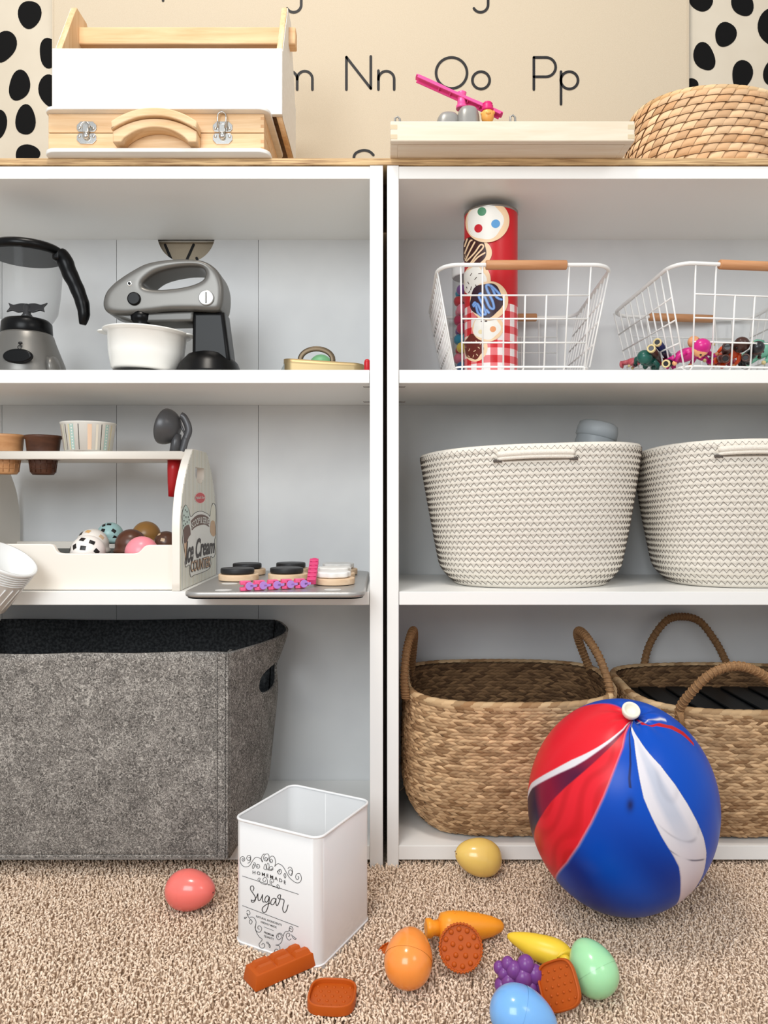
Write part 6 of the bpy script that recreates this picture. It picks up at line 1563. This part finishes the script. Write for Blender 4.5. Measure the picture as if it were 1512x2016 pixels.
def cracker(c, rot, R_, label, name, th, dots, serr=0, square=False, dr=0.0022):
    t = thing(name, (c.x, c.y, min(0.010, c.z)), label, 'toy biscuit')
    T = Matrix.Translation(c) @ rot
    if square:
        o_ = [(R_*(abs(math.cos(a))**3.4+abs(math.sin(a))**3.4)**(-1/3.4)*math.cos(a), R_*(abs(math.cos(a))**3.4+abs(math.sin(a))**3.4)**(-1/3.4)*math.sin(a)) for a in [2*math.pi*k/96 for k in range(96)]]
    else: o_ = [(R_*(1+0.022*math.cos(serr*a))*math.cos(a), R_*(1+0.022*math.cos(serr*a))*math.sin(a)) for a in [2*math.pi*k/240 for k in range(240)]]
    inn = [(x*0.90, y*0.90) for x, y in o_][::-1]
    m = MB(); m.slab(o_, th, 0.0012, [inn], T=T @ XY(0,0,th/2)); rim = obj('biscuit_rim', m, M_och, t)
    m = MB(); m.slab([(x*0.93, y*0.93) for x, y in o_], th*0.45, 0.0003, T=T @ XY(0,0,th*0.3)); b_ = obj('biscuit_face', m, M_och, t)
    for (x, y) in dots: m = MB(); m.ball((x, y, th*0.52), (dr, dr, dr*0.75), 14, 8, T=T); obj('raised_dot', m, M_och, b_)
dots = [(-0.018+0.009*i+(0.0045 if j % 2 else 0), -0.016+0.008*j) for j in range(5) for i in range(5 - (j % 2))]
c = ground(654, 1964, 0.013); cracker(Vector((c.x, c.y, 0.0085)), Matrix.Rotation(math.radians(-4), 4, 'Z') @ Matrix.Rotation(math.radians(-2), 4, 'X'), 0.0258, 'square brown toy cracker lying flat on the carpet beside the chocolate bar', 'toy_cracker', 0.011, [(x, y) for x, y in dots if abs(x) < 0.02], square=True, dr=0.0018)
rd = [(0.0,0.0)]+[(0.0095*math.cos(a), 0.0095*math.sin(a)) for a in [0.3+2*math.pi*k/5 for k in range(5)]]+[(0.0185*math.cos(a), 0.0185*math.sin(a)) for a in [0.1+2*math.pi*k/12 for k in range(12)]]
c = P(907, 1865, 0.868); n_ = Vector((-0.06, -0.85, 0.42)).normalized(); cracker(c, n_.to_track_quat('Z', 'Y').to_matrix().to_4x4(), 0.0252, 'round dotted brown toy biscuit leaning up against the orange carrot', 'toy_biscuit', 0.006, rd, serr=40, dr=0.0029)
c = P(1103, 1940, 0.808); n_ = Vector((-0.68, -0.62, 0.42)).normalized(); cracker(c, n_.to_track_quat('Z', 'Y').to_matrix().to_4x4() @ Matrix.Rotation(math.radians(36), 4, 'Z'), 0.0235, 'square brown toy cracker tilted up between the grapes and the green egg', 'toy_cracker', 0.006, [(x*0.88, y*0.9) for x, y in dots if abs(x) < 0.019], square=True, dr=0.0016)
c = P(768, 1888, 0.905); cracker(c, Vector((-0.5,-0.6,0.6)).normalized().to_track_quat('Z', 'Y').to_matrix().to_4x4(), 0.017, 'small round brown toy biscuit mostly hidden behind the orange egg', 'toy_biscuit', 0.005, [(0,0)], serr=30)
# carrot
A, B = ground(838, 1834, 0.026), ground(992, 1829, 0.020); M_car = mat('carrot_plastic', (250,158,40), 0.35, sss=0.15)
A.z = 0.030; B.z = 0.024
ca = thing('toy_carrot', ((A.x+B.x)/2, (A.y+B.y)/2, 0.009), 'orange toy carrot lying on the carpet behind the round biscuit', 'toy carrot')
d = (B-A); L_ = d.length; T = Matrix.Translation(A) @ d.to_track_quat('Z', 'Y').to_matrix().to_4x4()
m = MB(); m.lathe([(0.009,L_*0.16),(0.0165,L_*0.20),(0.0185,L_*0.30),(0.0180,L_*0.45),(0.0155,L_*0.65),(0.0115,L_*0.84),(0.0070,L_*0.955),(0.003,L_*0.995),(0.0003,L_)], 40, T, cap1=False); cbo = obj('carrot_body', m, M_car, ca)
m = MB(); m.lathe([(0.008,0.0),(0.0110,0.001),(0.0112,0.006),(0.0085,L_*0.10),(0.0095,L_*0.17)], 32, T); obj('carrot_top', m, M_car, ca)
m = MB()
for q, r_ in ((0.36,0.0187),(0.52,0.0176),(0.68,0.0151)): m.tube([T @ Vector((r_*math.cos(w), r_*math.sin(w), L_*q+0.001*math.sin(3*w))) for w in [0.4+0.12*k for k in range(12)]], 0.0006, 6)
obj('carrot_crease', m, M_car, cbo)
# banana
M_ban = mat('banana_plastic', (250,212,62), 0.35, sss=0.1)
pts = smooth_pts([P(1000,1842,0.905), P(1030,1853,0.895), P(1062,1866,0.885), P(1092,1876,0.878), P(1108,1884,0.872), P(1113,1892,0.868)], 6, False)
ba = thing('toy_banana', (pts[10].x, pts[10].y, 0.01), 'yellow toy banana on the carpet left of the green egg', 'toy banana')
n = len(pts); rr = []
for i in range(n):
    q = i/(n-1); rr.append(0.0010+0.0150*math.sin(math.pi*min(1, q*0.80+0.02)**0.9)**0.95 if q < 0.86 else 0.0150*(1-(q-0.86)/0.14*0.60))
m = MB(); m.tube(pts, rr, 24, flat=0.95); obj('banana_body', m, M_ban, ba)
m = MB(); m.tube([P(1106,1884,0.866), P(1116,1890,0.862), P(1120,1896,0.86)], [0.0055,0.0045,0.0048], 14); obj('banana_stem', m, M_ban, ba)
# grapes
M_gr = mat('grape_plastic', (124,66,140), 0.3, sss=0.1); g0 = P(1025, 1932, 0.835)
gr = thing('toy_grapes', (g0.x, g0.y, 0.01), 'purple toy bunch of grapes on the carpet behind the blue egg', 'toy grapes')
rnd = random.Random(2)
GL = [(983,1905,8),(992,1916,8.5),(1000,1898,9),(1012,1910,11),(1035,1900,12),(1052,1918,12),(1002,1932,11),(1030,1925,13),(1018,1948,12),(1042,1945,13),(1062,1938,12),(1072,1955,10),(988,1940,10),(1000,1955,10),(1052,1962,11),(1035,1970,11),(1070,1972,8)]
m = MB(); m.ball(P(1028,1935,0.842), (0.022,0.016,0.017), 24, 14); core = obj('grape_core', m, M_gr, gr)
for (x, y, r_) in GL:
    r_ = r_*0.835/FPX*1.45; off = 0.012*math.cos(min(1.3, math.hypot(x-1028, y-1936)/42)); m = MB(); cc = P(x, y, 0.838-off); a = (Vector((x-1028, -(y-1936), 0))*0.01).length
    m.ball(cc, (r_, r_, r_*1.12), 20, 12); obj('grape', m, M_gr, core)
